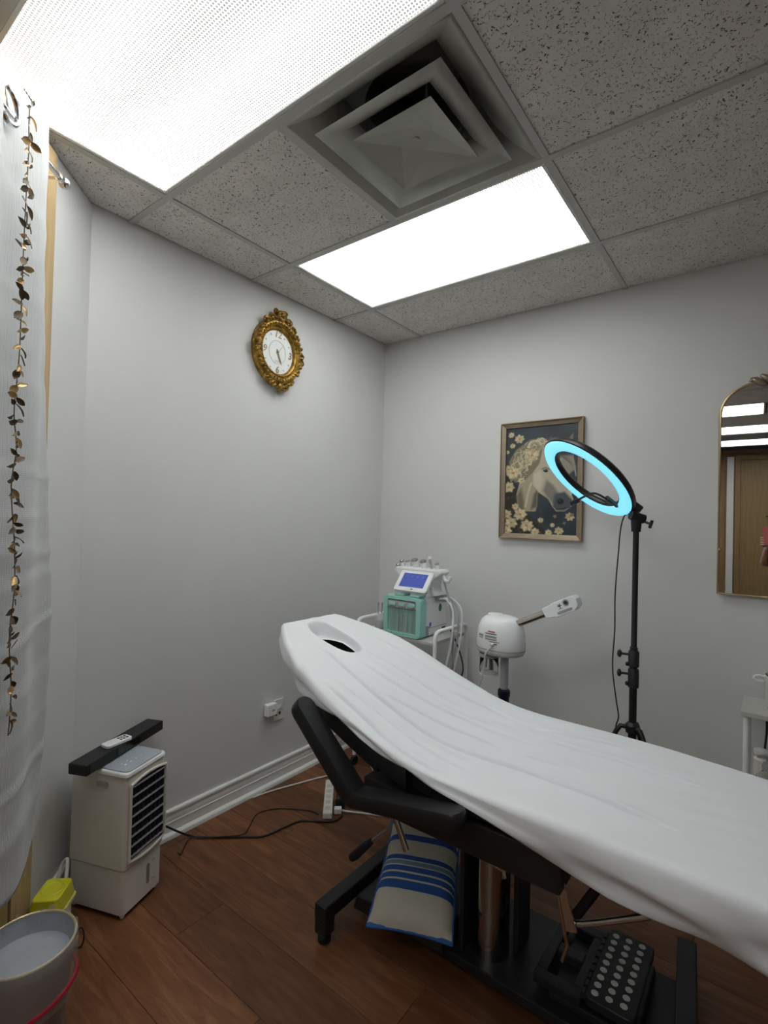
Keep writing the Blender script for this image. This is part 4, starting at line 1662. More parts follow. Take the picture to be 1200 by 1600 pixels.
# ================================================================== TROLLEY, FACIAL MACHINE
tr = thing('salon_trolley', 'white tube-frame salon trolley standing under the mint facial machine', 'trolley', (.455, -.27, 0))
TX0, TX1, TY0, TY1, TZ = .205, .705, -.445, -.105, .785
for nm, z in (('top_shelf', TZ), ('shelf', .46), ('shelf', .14)):
    MB().bb(TX0, TX1, TY0, TY1, z - .018, z).build(nm, 'shelf_grey', tr, smooth=0, bevel=.003)
for xx, sg in ((TX1 + .012, 1), (TX0 - .012, -1)):
    pts = [(xx, TY0 - .0, .06), (xx, TY0, TZ + .02)] + [(xx, TY0 + .035 * (1 - math.cos(a)), TZ + .02 + .035 * math.sin(a)) for a in (math.radians(30), math.radians(60), math.radians(90))]
    pts += [(xx, TY1 - .035, TZ + .055)] + [(xx, TY1 - .035 + .035 * math.sin(a), TZ + .02 + .035 * math.cos(a)) for a in (math.radians(30), math.radians(60), math.radians(90))] + [(xx, TY1, .06)]
    MB().tube(pts, .011, 10).build('side_frame', 'plastic_white', tr)
for xx in (TX0 - .012, TX1 + .012):
    for yy in (TY0, TY1):
        cs = MB().cyl((xx - .009, yy, .026), (xx + .009, yy, .026), .025, n=16).build('caster', 'rubber', tr)
        MB().cyl((xx, yy, .045), (xx, yy, .065), .009, n=10).build('caster_stem', 'chrome', cs)
for z in (.46, .14):
    MB().tube([(TX0 - .01, TY0 - .004, z + .05), (TX1 + .01, TY0 - .004, z + .05)], .005, 8).build('guard_rail', 'chrome', tr)

FX0, FX1, FY0, FY1, FZ0, FZ1 = .378, .628, -.450, -.170, TZ, 1.006
fm = thing('facial_machine', 'mint and white facial care machine with tilted blue screen on the trolley', 'facial machine', ((FX0 + FX1) / 2, (FY0 + FY1) / 2, FZ0))
fcx, fcz = (FX0 + FX1) / 2, (FZ0 + FZ1) / 2
hw, hh = (FX1 - FX0) / 2, (FZ1 - FZ0) / 2
MB().prism([(fcx + u, fcz + v) for u, v in rrect(hw - .004, hh - .003, .022)], FY0 + .055, FY1, lambda u, v, a: (u, a, v)).build('body', 'plastic_white', fm, smooth=35, bevel=.008)
# mint front frame with window opening
mb = MB()
outer = rrect(hw, hh, .030, 6)
inner = rrect(hw - .030, hh - .022, .012, 6)
n = len(outer)
vs = []
for (lst, y, sc) in ((outer, FY0 + .056, 1), (outer, FY0 + .012, 1), ([(u * .97, v * .97) for u, v in outer], FY0 + .001, 1), (inner, FY0, 1), (inner, FY0 + .03, 1)):
    vs += [(fcx + u, y, fcz + v) for u, v in lst]
fs = []
for li in range(4):
    for q in range(n):
        fs.append((li * n + q, li * n + (q + 1) % n, (li + 1) * n + (q + 1) % n, (li + 1) * n + q))
mb.add(vs, fs)
mb.build('front_frame', 'mint', fm, smooth=50)
MB().bb(fcx - hw + .028, fcx + hw - .028, FY0 + .012, FY0 + .030, FZ0 + .018, FZ1 - .066).build('front_window', 'mint_glass', fm, smooth=0)
kp = MB().bb(fcx - hw + .024, fcx + hw - .024, FY0 + .003, FY0 + .028, FZ1 - .068, FZ1 - .028).build('knob_panel', 'plastic_grey', fm, smooth=0, bevel=.006)
for k in range(3):
    x = fcx - .062 + k * .062
    MB().prism([(x + u, FZ1 - .046 + v) for u, v in rrect(.021, .009, .0085)], FY0 - .004, FY0 + .006, lambda u, v, a: (u, a, v)).build('knob', 'mint', kp, smooth=30, bevel=.002)
    MB().cyl((x + .018, FY0 + .001, FZ1 - .058), (x + .018, FY0 - .003, FZ1 - .058), .005, n=10).build('knob_screw', 'cap_steel', kp)
for x in (fcx - .028, fcx, fcx + .028):
    MB().cyl((x, FY0 + .010, FZ0 + .03), (x, FY0 + .010, FZ0 + .125), .0035, n=8).build('bottle_tube', 'plastic_grey', fm)
mk = MB().lathe([(.0001, 0), (.012, 0), (.012, .001)], 18, (FX1 - .0045, -.245, .935), Matrix.Rotation(math.pi / 2, 3, 'Y'), (1.9, 1.35, 1)).build('round_sticker', 'sticker_green', fm)
MB().lathe([(.0001, 0), (.007, 0), (.007, .001)], 14, (FX1 - .0045, -.345, .855), Matrix.Rotation(math.pi / 2, 3, 'Y'), (1.8, 1.5, 1)).build('small_sticker', 'sticker_blue', fm)
MB().box((FX1 - .004, -.352, .842), (.0012, .012, .006), Matrix.Rotation(.6, 3, 'X')).build('small_sticker', 'sticker_blue', fm, smooth=0)
MB().box((FX1 - .004, -.375, .824), (.0012, .028, .05)).build('spec_label', 'sticker_grey', fm, smooth=0)
MB().box((FX1 - .003, -.205, .815), (.003, .034, .018)).build('power_inlet', 'mark_dark', fm, smooth=0)
MB().box((FX1 - .0040, -.29, .836), (.0012, .22, .003)).build('side_groove', 'plastic_grey', fm, smooth=0)
mb = MB()
mb.prism([(-.30, FZ1 - .03), (-.30, FZ1 - .002), (-.175, FZ1 - .002), (-.175, FZ1 - .045)], FX1 - .002, FX1 + .006, lambda u, v, a: (a, u, v))
mb.build('hose_port_plate', 'plastic_grey', fm, smooth=0, bevel=.002)
# tilted display
DM = Matrix.Translation((fcx + .045, -.400, FZ1 + .076)) @ Matrix.Rotation(math.radians(-40), 4, 'X')     # local x right, z up, -y out of the glass
MB(DM).prism(rrect(.105, .066, .012), -.010, .010, lambda u, v, a: (u, a, v)).build('display_housing', 'plastic_white', fm, smooth=30, bevel=.003)
MB(DM).prism(rrect(.107, .068, .014), -.004, .004, lambda u, v, a: (u, a, v)).build('display_trim', 'chrome', fm, smooth=30)
scn = MB(DM).bb(-.078, .078, -.0115, -.010, -.040, .048).build('screen', 'screen_blue', fm, smooth=0)
for k in range(4):
    MB(DM).lathe([(.0001, 0), (.010, 0), (.010, .0008)], 12, (-.052 + k * .035, -.0118, .026), Matrix.Rotation(math.pi / 2, 3, 'X')).build('screen_icon', 'screen_icon', scn)
    MB(DM).box((-.052 + k * .035, -.0119, .008), (.020, .0006, .004)).build('screen_icon', 'screen_icon', scn, smooth=0)
MB(DM).box((0, -.0119, -.018), (.10, .0006, .005)).build('screen_icon', 'screen_icon', scn, smooth=0)
MB(DM).box((.012, -.0108, -.053), (.014, .001, .005)).build('maker_mark', 'mark_dark', fm, smooth=0)
for sg in (-1, 1):
    MB().box((fcx + .03 + sg * .05, -.412, FZ1 + .006), (.06, .07, .012)).build('display_foot', 'mint', fm, smooth=0, bevel=.004)
# handpiece rack: white winged arch behind the screen
mb = MB()
rack = [(-.120, 0), (-.105, 0), (-.085, .030), (-.085, .095), (.085, .095), (.085, .030), (.105, 0), (.130, 0), (.108, .045), (.112, .085), (.160, .125), (.150, .145), (-.140, .145), (-.150, .125), (-.105, .085), (-.100, .045)]
mb.prism([(fcx + .012 + u, FZ1 + .0 + v) for u, v in rack], -.335, -.235, lambda u, v, a: (u, a, v))
mb.build('handpiece_rack', 'plastic_white', fm, smooth=0, bevel=.008)
MB().tube(bez([(fcx + .155, -.285, FZ1 + .13), (fcx + .170, -.285, FZ1 + .09), (fcx + .195, -.285, FZ1 + .085), (fcx + .205, -.285, FZ1 + .11)], 5), .009, 8).build('rack_hook', 'plastic_white', fm)
hps = [(-.120, .013, .030, 'cap_steel'), (-.078, .015, .036, 'plastic_grey'), (-.028, .020, .044, 'cap_steel'), (.030, .019, .040, 'cap_steel'), (.078, .009, .062, 'plastic_white'), (.118, .012, .032, 'plastic_grey')]
for (dx, r, h, mm) in hps:
    b0 = V((fcx + .012 + dx, -.290, FZ1 + .140))
    tiltd = V((-.12, -.25, 1)).normalized()
    hp = MB().tube([b0, b0 + tiltd * h * .6, b0 + tiltd * h], [r * .8, r * .85, r], 16).build('handpiece', 'plastic_white' if mm != 'plastic_white' else 'plastic_grey', fm)
    MB().tube([b0 + tiltd * h, b0 + tiltd * (h + .010), b0 + tiltd * (h + .014)], [r * 1.02, r * 1.02, r * .7], 16).build('handpiece_head', mm, hp)
MB().ell((fcx - .125, -.315, FZ1 + .150), (.013, .013, .013)).build('ball_tip', 'cap_steel', fm)
# hoses on the right side
for k, (dy, bow) in enumerate(((-.27, .085), (-.25, .07), (-.23, .095), (-.21, .105))):
    MB().tube(bez([(FX1 + .004, dy, FZ1 - .02), (FX1 + .05, dy, FZ1 - .018), (FX1 + bow + .01, dy - .01, FZ1 - .07), (FX1 + bow + .02, dy - .02, FZ1 - .17), (FX1 + bow + .012, dy - .03, FZ1 - .28), (FX1 + bow - .01, dy - .05, FZ1 - .42)], 6), .0048, 8).build('hose', 'plastic_white' if k != 2 else 'plastic_grey', fm)
MB().tube(bez([(fcx + .15, -.27, FZ1 + .10), (fcx + .17, -.27, FZ1 + .04), (FX1 + .07, -.27, FZ1 - .03), (FX1 + .09, -.26, FZ1 - .2), (FX1 + .085, -.25, FZ1 - .45)], 6), .006, 8).build('hose', 'plastic_grey', fm)
MB().tube(bez([(FX1 + .0, -.205, .815), (FX1 + .045, -.205, .805), (FX1 + .10, -.20, .70), (FX1 + .125, -.20, .60), (FX1 + .09, -.20, .52)], 6), .004, 8).build('power_cord', 'cord_black', fm)

# clear plastic jug with spouts left of the machine
jg = thing('clear_spray_cup', 'clear grey plastic cup with two thin spouts left of the facial machine', 'cup', (.288, -.36, TZ))
MB().lathe([(.022, .0), (.028, .004), (.030, .06), (.026, .085), (.014, .10), (.012, .10), (.024, .084), (.028, .06), (.026, .008), (.0001, .006)], 20, (.288, -.36, TZ)).build('cup', 'film', jg, smooth=60)
MB().lathe([(.0255, .008), (.0255, .045), (.0001, .046)], 20, (.288, -.36, TZ)).build('liquid', 'plastic_grey', jg)
for dx in (-.010, .012):
    MB().tube(bez([(.288 + dx, -.36, TZ + .085), (.288 + dx * 1.3, -.36, TZ + .13), (.288 + dx * 1.3 + .008, -.37, TZ + .155)], 5), .005, 8).build('spout', 'plastic_grey', jg)
tag(MB().prism([(.330 + u, .062 + v + TZ) for u, v in rrect(.022, .06, .006)], -.20, -.17, lambda u, v, a: (u, a, v)).build('white_bottle', 'plastic_white', smooth=30, bevel=.006), 'white plastic bottle behind the clear cup on the trolley', 'bottle')

# ================================================================== FACIAL STEAMER
sx, sy = 1.060, -.350
st = thing('facial_steamer', 'white facial steamer with chrome arm on a grey pole stand', 'facial steamer', (sx, sy, 0))
bx_ = sx - .022
# body: rounded dome, oval in plan
prof = [(.0001, .772), (.80, .772), (.93, .780), (.99, .80), (1.0, .83), (.985, .865), (.93, .905), (.82, .935), (.66, .952), (.45, .960), (.0001, .962)]
MB().lathe(prof, 44, (bx_, sy, 0), None, (.122, .095, 1)).build('body', 'plastic_white', st, smooth=70)
MB().lathe([(1.003, .800), (1.006, .803), (1.003, .806)], 44, (bx_, sy, 0), None, (.1215, .0945, 1), caps=False).build('seam_band', 'plastic_grey', st, smooth=70)
MB().lathe([(.0001, .967), (.034, .967), (.040, .963), (.040, .955)], 26, (bx_ - .03, sy, 0), None, (1, .8, 1)).build('fill_cap', 'plastic_white', st)
MB().ell((bx_ + .045, sy - .01, .932), (.060, .055, .022), 18, 9, Matrix.Rotation(.35, 3, 'Y')).build('arm_saddle', 'plastic_white', st)
arm0, arm1 = V((sx + .050, sy - .01, .925)), V((sx + .215, sy - .01, 1.010))
ad_ = (arm1 - arm0).normalized()
MB().tube([arm0 - ad_ * .02, arm1], .0165, 18).build('arm', 'steel', st)
MB().tube([arm0 - ad_ * .025, arm0 + ad_ * .010], .021, 18).build('arm_collar', 'plastic_white', st)
nrm_ = V((0, -1, 0))
upv = ad_.cross(V((0, 1, 0)))
if upv.z < 0:
    upv = -upv
MH = Matrix((ad_, V((0, 1, 0)), upv)).transposed().to_4x4()
MH.translation = arm1
nz_ = MB(MH)
nz_.prism([(-.012, -.024), (.016, -.030), (.030, -.030), (.030, -.036), (.125, -.036), (.150, -.020), (.155, .010), (.145, .026), (.128, .030), (.040, .030), (.034, .026), (-.012, .024)], -.034, .034, lambda u, v, a: (u, a, v))
nz_.build('nozzle_head', 'plastic_white', st, smooth=0, bevel=.007)
MB(MH).prism([(.085 + u, -.022 + v) for u, v in rrect(.036, .006, .005)], -.0352, -.034, lambda u, v, a: (u, a, v)).build('vent_slot', 'sticker_grey', st, smooth=0)
MB(MH).lathe([(.0001, 0), (.013, 0), (.015, .002), (.013, .004)], 20, (.105, -.034, .012), Matrix.Rotation(math.pi / 2, 3, 'X')).build('steam_outlet', 'plastic_grey', st)
MB(MH).lathe([(.0001, 0), (.009, 0), (.009, .0015)], 18, (.106, -.0378, .011), Matrix.Rotation(math.pi / 2, 3, 'X')).build('outlet_hole', 'mark_dark', st)
em = MB(MH)
for a in (60, 130, 0, 180, 270):
    em.box((.072 + .004 * math.cos(math.radians(a)), -.0347, .006 + .005 * math.sin(math.radians(a))), (.013, .0012, .0035), Matrix.Rotation(-math.radians(a), 3, 'Y'))
em.build('emblem', 'mark_dark', st, smooth=0)
MB(MH).box((.072, -.0347, -.006), (.020, .0012, .003)).build('emblem_text', 'plastic_grey', st, smooth=0)
# label on the near face
lab = [(-.010, .892, .036, .006, 'mark_red'), (-.012, .882, .062, .004, 'mark_dark'), (-.012, .868, .062, .010, 'sticker_grey'), (-.012, .856, .060, .008, 'sticker_grey'), (.008, .846, .050, .003, 'mark_dark'),
       (-.070, .868, .030, .010, 'sticker_grey'), (-.070, .857, .026, .006, 'sticker_grey'), (.012, .836, .020, .005, 'mark_dark')]
for dx, z, wd, ht, mm in lab:
    mb = MB()
    n = 8
    vs = []
    rsc = float(np.interp(z, [.80, .83, .865, .905], [.99, 1.0, .985, .93]))
    for k in range(n + 1):
        x = dx + wd * (k / n - .5)
        for zz_ in (z - ht / 2, z + ht / 2):
            rs_ = float(np.interp(zz_, [.80, .83, .865, .905], [.99, 1.0, .985, .93]))
            yv = .095 * rs_ * math.sqrt(max(0, 1 - (x / (.122 * rs_)) ** 2))
            vs.append((bx_ + x, sy - yv - .0012, zz_))
    fs = [(2 * k, 2 * k + 2, 2 * k + 3, 2 * k + 1) for k in range(n)]
    mb.add(vs, fs)
    mb.build('label_mark', mm, st, smooth=30)
# glass water jar below the body
jx = sx - .082
jar = MB().lathe([(.044, .772), (.046, .70), (.046, .672), (.040, .664), (.0001, .664)], 28, (jx, sy, 0), caps=False).build('water_jar', 'glass_clear', st, smooth=60, solid=.003)
MB().lathe([(.050, .768), (.050, .750), (.045, .748)], 28, (jx, sy, 0), caps=False).build('jar_collar', 'plastic_grey', st, smooth=40, solid=.002)
MB().cyl((jx + .012, sy, .768), (jx + .012, sy, .685), .012, n=14).build('heating_element', 'steel', st)
MB().cyl((jx - .016, sy, .768), (jx - .016, sy, .69), .004, n=10).build('level_probe', 'steel', st)
MB().lathe([(.048, .668), (.048, .660), (.0001, .660)], 28, (jx, sy, 0)).build('jar_base', 'plastic_white', st)
MB().cyl((sx, sy, .25), (sx, sy, .772), .0195, n=20).build('pole', 'pole_grey', st)
MB().lathe([(.026, .30), (.026, .565), (.030, .572), (.030, .598), (.022, .606)], 22, (sx, sy, 0)).build('pole_sleeve', 'navy', st)
hub_ = MB().lathe([(.034, .06), (.034, .10), (.026, .12), (.026, .31)], 22, (sx, sy, 0)).build('base_hub', 'plastic_white', st)
for k in range(5):
    a = k / 5 * 6.2832 + .3
    d = V((math.cos(a), math.sin(a), 0))
    lg = MB().tube([V((sx, sy, .085)) + d * .02, V((sx, sy, .075)) + d * .12, V((sx, sy, .058)) + d * .20], [.016, .014, .012], 10).build('base_leg', 'plastic_white', st)
    c = V((sx, sy, .022)) + d * .20
    s_ = d.cross(V((0, 0, 1)))
    MB().cyl(c - s_ * .01, c + s_ * .01, .0215, n=16).build('caster', 'rubber', lg)
MB().tube(bez([(1.040, sy - .094, .832), (1.028, -.465, .815), (1.012, -.47, .78), (1.006, -.462, .73), (.99, -.46, .66), (.97, -.46, .60), (.95, -.45, .45), (.93, -.42, .15), (.90, -.40, .006), (.84, -.52, .005)], 6), .0038, 8).build('power_cord', 'cord_white', st)
MB().cyl((1.040, sy - .088, .836), (1.036, sy - .108, .830), .007, n=10).build('cord_boot', 'cord_white', st)

# ================================================================== RING LIGHT
RCn = V((1.454, -.446, 1.616))
rn = V((-.501, -.475, -.724)).normalized()
ru = V((.776, .125, -.619))
ru = (ru - rn * ru.dot(rn)).normalized()
rw_ = rn.cross(ru)
MRg = Matrix((ru, rw_, rn)).transposed().to_4x4()
MRg.translation = RCn
RO, RI = .223, .163
px_, py_ = 1.648, -.405
rlt = thing('ring_light', 'glowing blue-white ring light on a tall black tripod stand', 'ring light', (px_, py_, 0))
MB(MRg).lathe([(RI, 0), (RI - .004, -.004), (RI - .004, -.022), (RI + .004, -.030), (RO - .006, -.030), (RO + .005, -.020), (RO + .005, -.003), (RO + .001, .000)], 72, close=True).build('ring_housing', 'ring_body', rlt, smooth=50)
MB(MRg).lathe([(RI + .002, .0005), (RI + .006, .004), (RO - .004, .004), (RO, .0005)], 72, close=True).build('ring_diffuser', 'ring_glow', rlt, smooth=50)
for k in range(7):
    a = math.radians(196 + k * 6)
    MB(MRg).box(((RO + .005) * math.cos(a), (RO + .005) * math.sin(a), -.012), (.004, .004, .008), Matrix.Rotation(a, 3, 'Z')).build('vent_hole', 'rubber', rlt, smooth=0)
MB(MRg).box((RO - .01, -.035, -.040), (.075, .060, .030)).build('control_box', 'ring_body', rlt, smooth=0, bevel=.006)
att = RCn + ru * (RO + .008) - rn * .014
piv = V((px_ + .004, py_, 1.452))
MB().tube([att - ru * .012, att + (piv - att) * .5, piv], .015, 10).build('tilt_arm', 'black_plastic', rlt)
MB().tube([piv + V((-.022, -.02, .012)), piv + V((.022, .016, -.004))], .019, 14).build('tilt_joint', 'black_plastic', rlt)
MB().tube([(px_, py_, 1.395), (px_, py_, 1.445)], [.018, .021], 14).build('stand_socket', 'black_plastic', rlt)
MB().tube([piv + V((.02, .01, -.012)), piv + V((.045, .005, -.022))], .005, 8).build('tilt_knob_stem', 'black_plastic', rlt)
MB().box(piv + V((.050, .004, -.024)), (.012, .012, .034), Matrix.Rotation(.3, 3, 'Y')).build('tilt_knob', 'black_plastic', rlt, smooth=0, bevel=.003)
# phone clip on a gooseneck in front of the ring
gp0 = RCn + ru * (RI + .004) + rw_ * -.030 + rn * .006
hold = [V((1.555, -.515, 1.527)), V((1.512, -.535, 1.549)), V((1.468, -.535, 1.532)), V((1.445, -.53, 1.519))]
MB().tube(bez([gp0, hold[0], hold[1], hold[2], hold[3]], 6), .0045, 8).build('gooseneck', 'black_plastic', rlt)
dcl = (hold[3] - hold[2]).normalized()
MB().box(hold[3] + dcl * .012, (.038, .020, .018), frame_z(dcl.orthogonal()) if False else Matrix.Rotation(-.45, 3, 'Y')).build('phone_clip', 'navy', rlt, smooth=0, bevel=.003)
MB().tube([gp0 - rn * .006, hold[0] + V((.004, 0, .004))], .009, 10).build('gooseneck_socket', 'black_plastic', rlt)
# stand
MB().cyl((px_, py_, .90), (px_, py_, 1.396), .0115, n=14).build('upper_pole', 'black_metal', rlt)
MB().cyl((px_, py_, .58), (px_, py_, .92), .0150, n=16).build('middle_pole', 'black_metal', rlt)
for z0_, z1_ in ((.838, .905), (.752, .832)):
    c_ = MB().lathe([(.016, z0_), (.021, z0_ + .004), (.021, z1_ - .006), (.017, z1_)], 18, (px_, py_, 0)).build('pole_clamp', 'black_plastic', rlt)
    kz = (z0_ + z1_) / 2 + .018
    MB().tube([(px_ - .012, py_ - .012, kz), (px_ - .045, py_ - .020, kz)], .005, 8).build('clamp_screw', 'black_plastic', c_)
    MB().ell((px_ - .050, py_ - .021, kz), (.009, .012, .016), 12, 8).build('clamp_knob', 'black_plastic', c_)
    MB().ell((px_ - .022, py_ - .014, kz - .040), (.007, .008, .009), 10, 6).build('clamp_nut', 'black_plastic', c_)
MB().lathe([(.016, .565), (.026, .570), (.028, .600), (.017, .612)], 18, (px_, py_, 0)).build('tripod_collar', 'black_plastic', rlt)
MB().cyl((px_, py_, .10), (px_, py_, .60), .0165, n=16).build('lower_pole', 'black_metal', rlt)
for k in range(3):
    a = math.radians((200, 320, 80)[k])
    d = V((math.cos(a), math.sin(a), 0))
    R0 = .30
    p0 = V((px_, py_, .590))
    lg = MB().tube([p0 + d * .02, p0 + d * .045 + V((0, 0, .002)), p0 + d * .06 - V((0, 0, .02)), V((px_, py_, .012)) + d * R0], .0095, 10).build('tripod_leg', 'black_metal', rlt)
    MB().ell(V((px_, py_, .011)) + d * R0, (.012, .012, .011), 10, 6).build('leg_foot', 'rubber', lg)
    MB().tube([V((px_, py_, .20)) + d * .014, V((px_, py_, .30)) + d * .155], .005, 8).build('leg_brace', 'black_metal', lg)
MB().tube(bez([RCn + ru * (RO - .01) - rn * .035 + rw_ * .02, (1.585, -.36, 1.44), (1.565, -.335, 1.283), (1.555, -.33, 1.115), (1.556, -.33, .962), (1.550, -.33, .809), (1.566, -.33, .673), (1.578, -.33, .594), (1.566, -.33, .52), (1.57, -.33, .25), (1.50, -.30, .006), (1.30, -.20, .004)], 6), .0028, 8).build('power_cord', 'cord_black', rlt)

# ================================================================== RIGHT CART
ct = thing('instrument_cart', 'pale grey instrument cart standing at the right under the mirror', 'cart', (2.20, -.19, 0))
KX0, KX1, KY0, KY1, KZ = 2.008, 2.42, -.315, -.075, .722
MB().bb(KX0, KX1, KY0, KY1, KZ - .020, KZ).build('top_shelf', 'shelf_grey', ct, smooth=0, bevel=.003)
MB().bb(KX0 + .012, KX1 - .012, KY0 + .012, KY1 - .012, .385, .400).build('shelf', 'shelf_grey', ct, smooth=0, bevel=.003)
MB().bb(KX0 + .012, KX1 - .012, KY0 + .012, KY1 - .012, .10, .115).build('shelf', 'shelf_grey', ct, smooth=0, bevel=.003)
for xx in (KX0 + .018, KX1 - .018):
    for yy in (KY0 + .018, KY1 - .018):
        MB().cyl((xx, yy, .03), (xx, yy, KZ - .020), .011, n=14).build('post', 'plastic_white', ct)
        MB().cyl((xx - .009, yy, .018), (xx + .009, yy, .018), .018, n=14).build('caster', 'rubber', ct)
MB().tube(bez([(2.085, -.09, .70), (2.088, -.085, .60), (2.083, -.085, .52), (2.085, -.09, .44)], 5), .004, 8).build('hanging_cord', 'cord_black', ct)
wp = thing('wax_warmer', 'pale grey wax warmer pot with side loop on the right cart', 'wax warmer', (2.155, -.20, KZ))
MB().lathe([(.070, .006), (.074, .012), (.078, .105), (.080, .108), (.080, .128), (.074, .130), (.070, .10), (.0001, .10)], 36, (2.155, -.20, KZ)).build('pot', 'plastic_cream', wp, smooth=50)
MB().lathe([(.066, 0), (.066, .008)], 30, (2.155, -.20, KZ)).build('base_ring', 'black_plastic', wp)
MB().tube(bez([(2.085, -.215, KZ + .122), (2.060, -.225, KZ + .126), (2.046, -.228, KZ + .118), (2.052, -.228, KZ + .106), (2.082, -.218, KZ + .106)], 6), .005, 8).build('loop_handle', 'plastic_white', wp)
MB().lathe([(.068, .131), (.050, .148), (.012, .152), (.0001, .152)], 30, (2.155, -.20, KZ)).build('lid', 'plastic_grey', wp, smooth=50)
jr = thing('glass_jar', 'small clear glass pump jar on the lower shelf of the right cart', 'jar', (2.095, -.22, .4005))
MB().lathe([(.034, 0), (.038, .006), (.038, .060), (.020, .078), (.016, .088)], 24, (2.095, -.22, .401), caps=False).build('jar', 'glass_clear', jr, smooth=50, solid=.003)
MB().lathe([(.020, .086), (.022, .100), (.018, .112), (.007, .114), (.007, .135)], 18, (2.095, -.22, .401)).build('pump_collar', 'plastic_grey', jr)
MB().tube([(2.095, -.22, .533), (2.085, -.225, .54), (2.060, -.235, .537)], .006, 8).build('pump_spout', 'plastic_grey', jr)
tag(MB().lathe([(.030, 0), (.032, .01), (.030, .095), (.020, .10), (.020, .112), (.028, .114), (.028, .128), (.0001, .13)], 22, (2.075, -.135, .4005)).build('dispenser_bottle', 'plastic_cream', smooth=40), 'pale dispenser bottle behind the glass jar on the right cart', 'bottle')

# ================================================================== FLOOR POWER STRIP AND CORDS
pa, pb = V((.450, -.935, 0)), V((.245, -.700, 0))
d = (pb - pa).normalized()
s_ = V((d.y, -d.x, 0))
Rp = Matrix((d, -s_, V((0, 0, 1)))).transposed()
pmid = (pa + pb) / 2
ps = thing('power_strip', 'long cream power strip lying on the wood floor behind the bed', 'power strip', pmid)
MB().box(pmid + V((0, 0, .0165)), ((pb - pa).length, .045, .030), Rp).build('body', 'plastic_cream', ps, smooth=0, bevel=.005)
for k in range(5):
    MB().box(pmid + d * (-.11 + k * .05) + V((0, 0, .032)), (.026, .026, .0012), Rp).build('socket', 'plastic_beige', ps, smooth=0)
MB().tube(bez([pb + V((0, 0, .016)), pb + d * .02 + V((0, 0, .014)), (.20, -.62, .006), (.165, -.66, .005), (.10, -.83, .005), (.055, -.96, .005), (.040, -1.045, .005)], 6), .0038, 8).build('cord', 'cord_white', ps)
pg = thing('black_adapter', 'black plug adapter beside the power strip on the floor', 'plug adapter', pmid + s_ * .055 - d * .02)
pgo = pmid + s_ * .058 - d * .03
MB().box(pgo + V((0, 0, .026)), (.075, .045, .05), Rp).build('body', 'black_plastic', pg, smooth=0, bevel=.005)
pw = thing('white_plug_cord', 'white plug and cord running from the power strip under the bed', 'cord', (.47, -.86, 0))
q0 = pa + d * .05 + s_ * .028
MB().box(q0 + V((0, 0, .017)) + s_ * .02, (.030, .036, .026), Rp).build('plug', 'plastic_white', pw, smooth=0, bevel=.004)
MB().tube(bez([q0 + s_ * .038 + V((0, 0, .016)), q0 + s_ * .07 + V((0, 0, .010)), (.60, -.765, .005), (.70, -.72, .005), (.80, -.72, .005), (.86, -.75, .005)], 6), .0045, 8).build('cord', 'cord_white', pw)


def cord(label, pts, r=.0034, m='cord_black'):
    tag(MB().tube(bez(pts, 7), r, 8).build('electric_cable', m, smooth=60), label, 'cable')


cord('thick black cord curving over the floor from the air cooler to the power strip',
     [(.06, -1.60, .16), (.065, -1.53, .10), (.085, -1.41, .006), (.187, -1.333, .005), (.26, -1.27, .005), (.325, -1.205, .005), (.345, -1.11, .005), (.365, -1.03, .005), (.42, -.985, .005), (.485, -.93, .005), (.49, -.875, .008)], .0042)
cord('thin black cord looping over the floor beside the baseboard',
     [(.20, -1.545, .05), (.15, -1.50, .003), (.10, -1.43, .012), (.13, -1.385, .003), (.20, -1.33, .012), (.255, -1.27, .014), (.215, -1.20, .003), (.165, -1.115, .003), (.20, -1.03, .003), (.28, -.97, .003), (.345, -.935, .003), (.39, -.935, .003)], .0026)

# ================================================================== PHOTOGRAPHER (seen only in the mirror)
ps_ = CAM - FWD * .33 + RGT * .03
pf = V((FWD.x, FWD.y, 0)).normalized()
pr_ = V((RGT.x, RGT.y, 0)).normalized()
base = V((ps_.x, ps_.y, 0))


def bp_(r, f, z):
    return base + pr_ * r + pf * f + V((0, 0, z))


def skin(name, nodes, edges, m, parent, root=0, sub=2):
    me = bpy.data.meshes.new(name)
    o3 = V(parent['_o'])
    me.from_pydata([tuple(n[0] - o3) for n in nodes], edges, [])
    ob = bpy.data.objects.new(name, me)
    COL.objects.link(ob)
    ob.parent = parent
    md = ob.modifiers.new('skin', 'SKIN')
    md.use_smooth_shade = True
    sv = me.skin_vertices[0].data if me.skin_vertices else None
    if sv is None:
        bpy.context.view_layer.update()
        sv = me.skin_vertices[0].data
    for k, n in enumerate(nodes):
        sv[k].radius = n[1] if isinstance(n[1], tuple) else (n[1], n[1])
        sv[k].use_root = (k == root)
    ms = ob.modifiers.new('sub', 'SUBSURF')
    ms.levels = sub
    ms.render_levels = sub
    me.materials.append(MATS[m])
    return ob


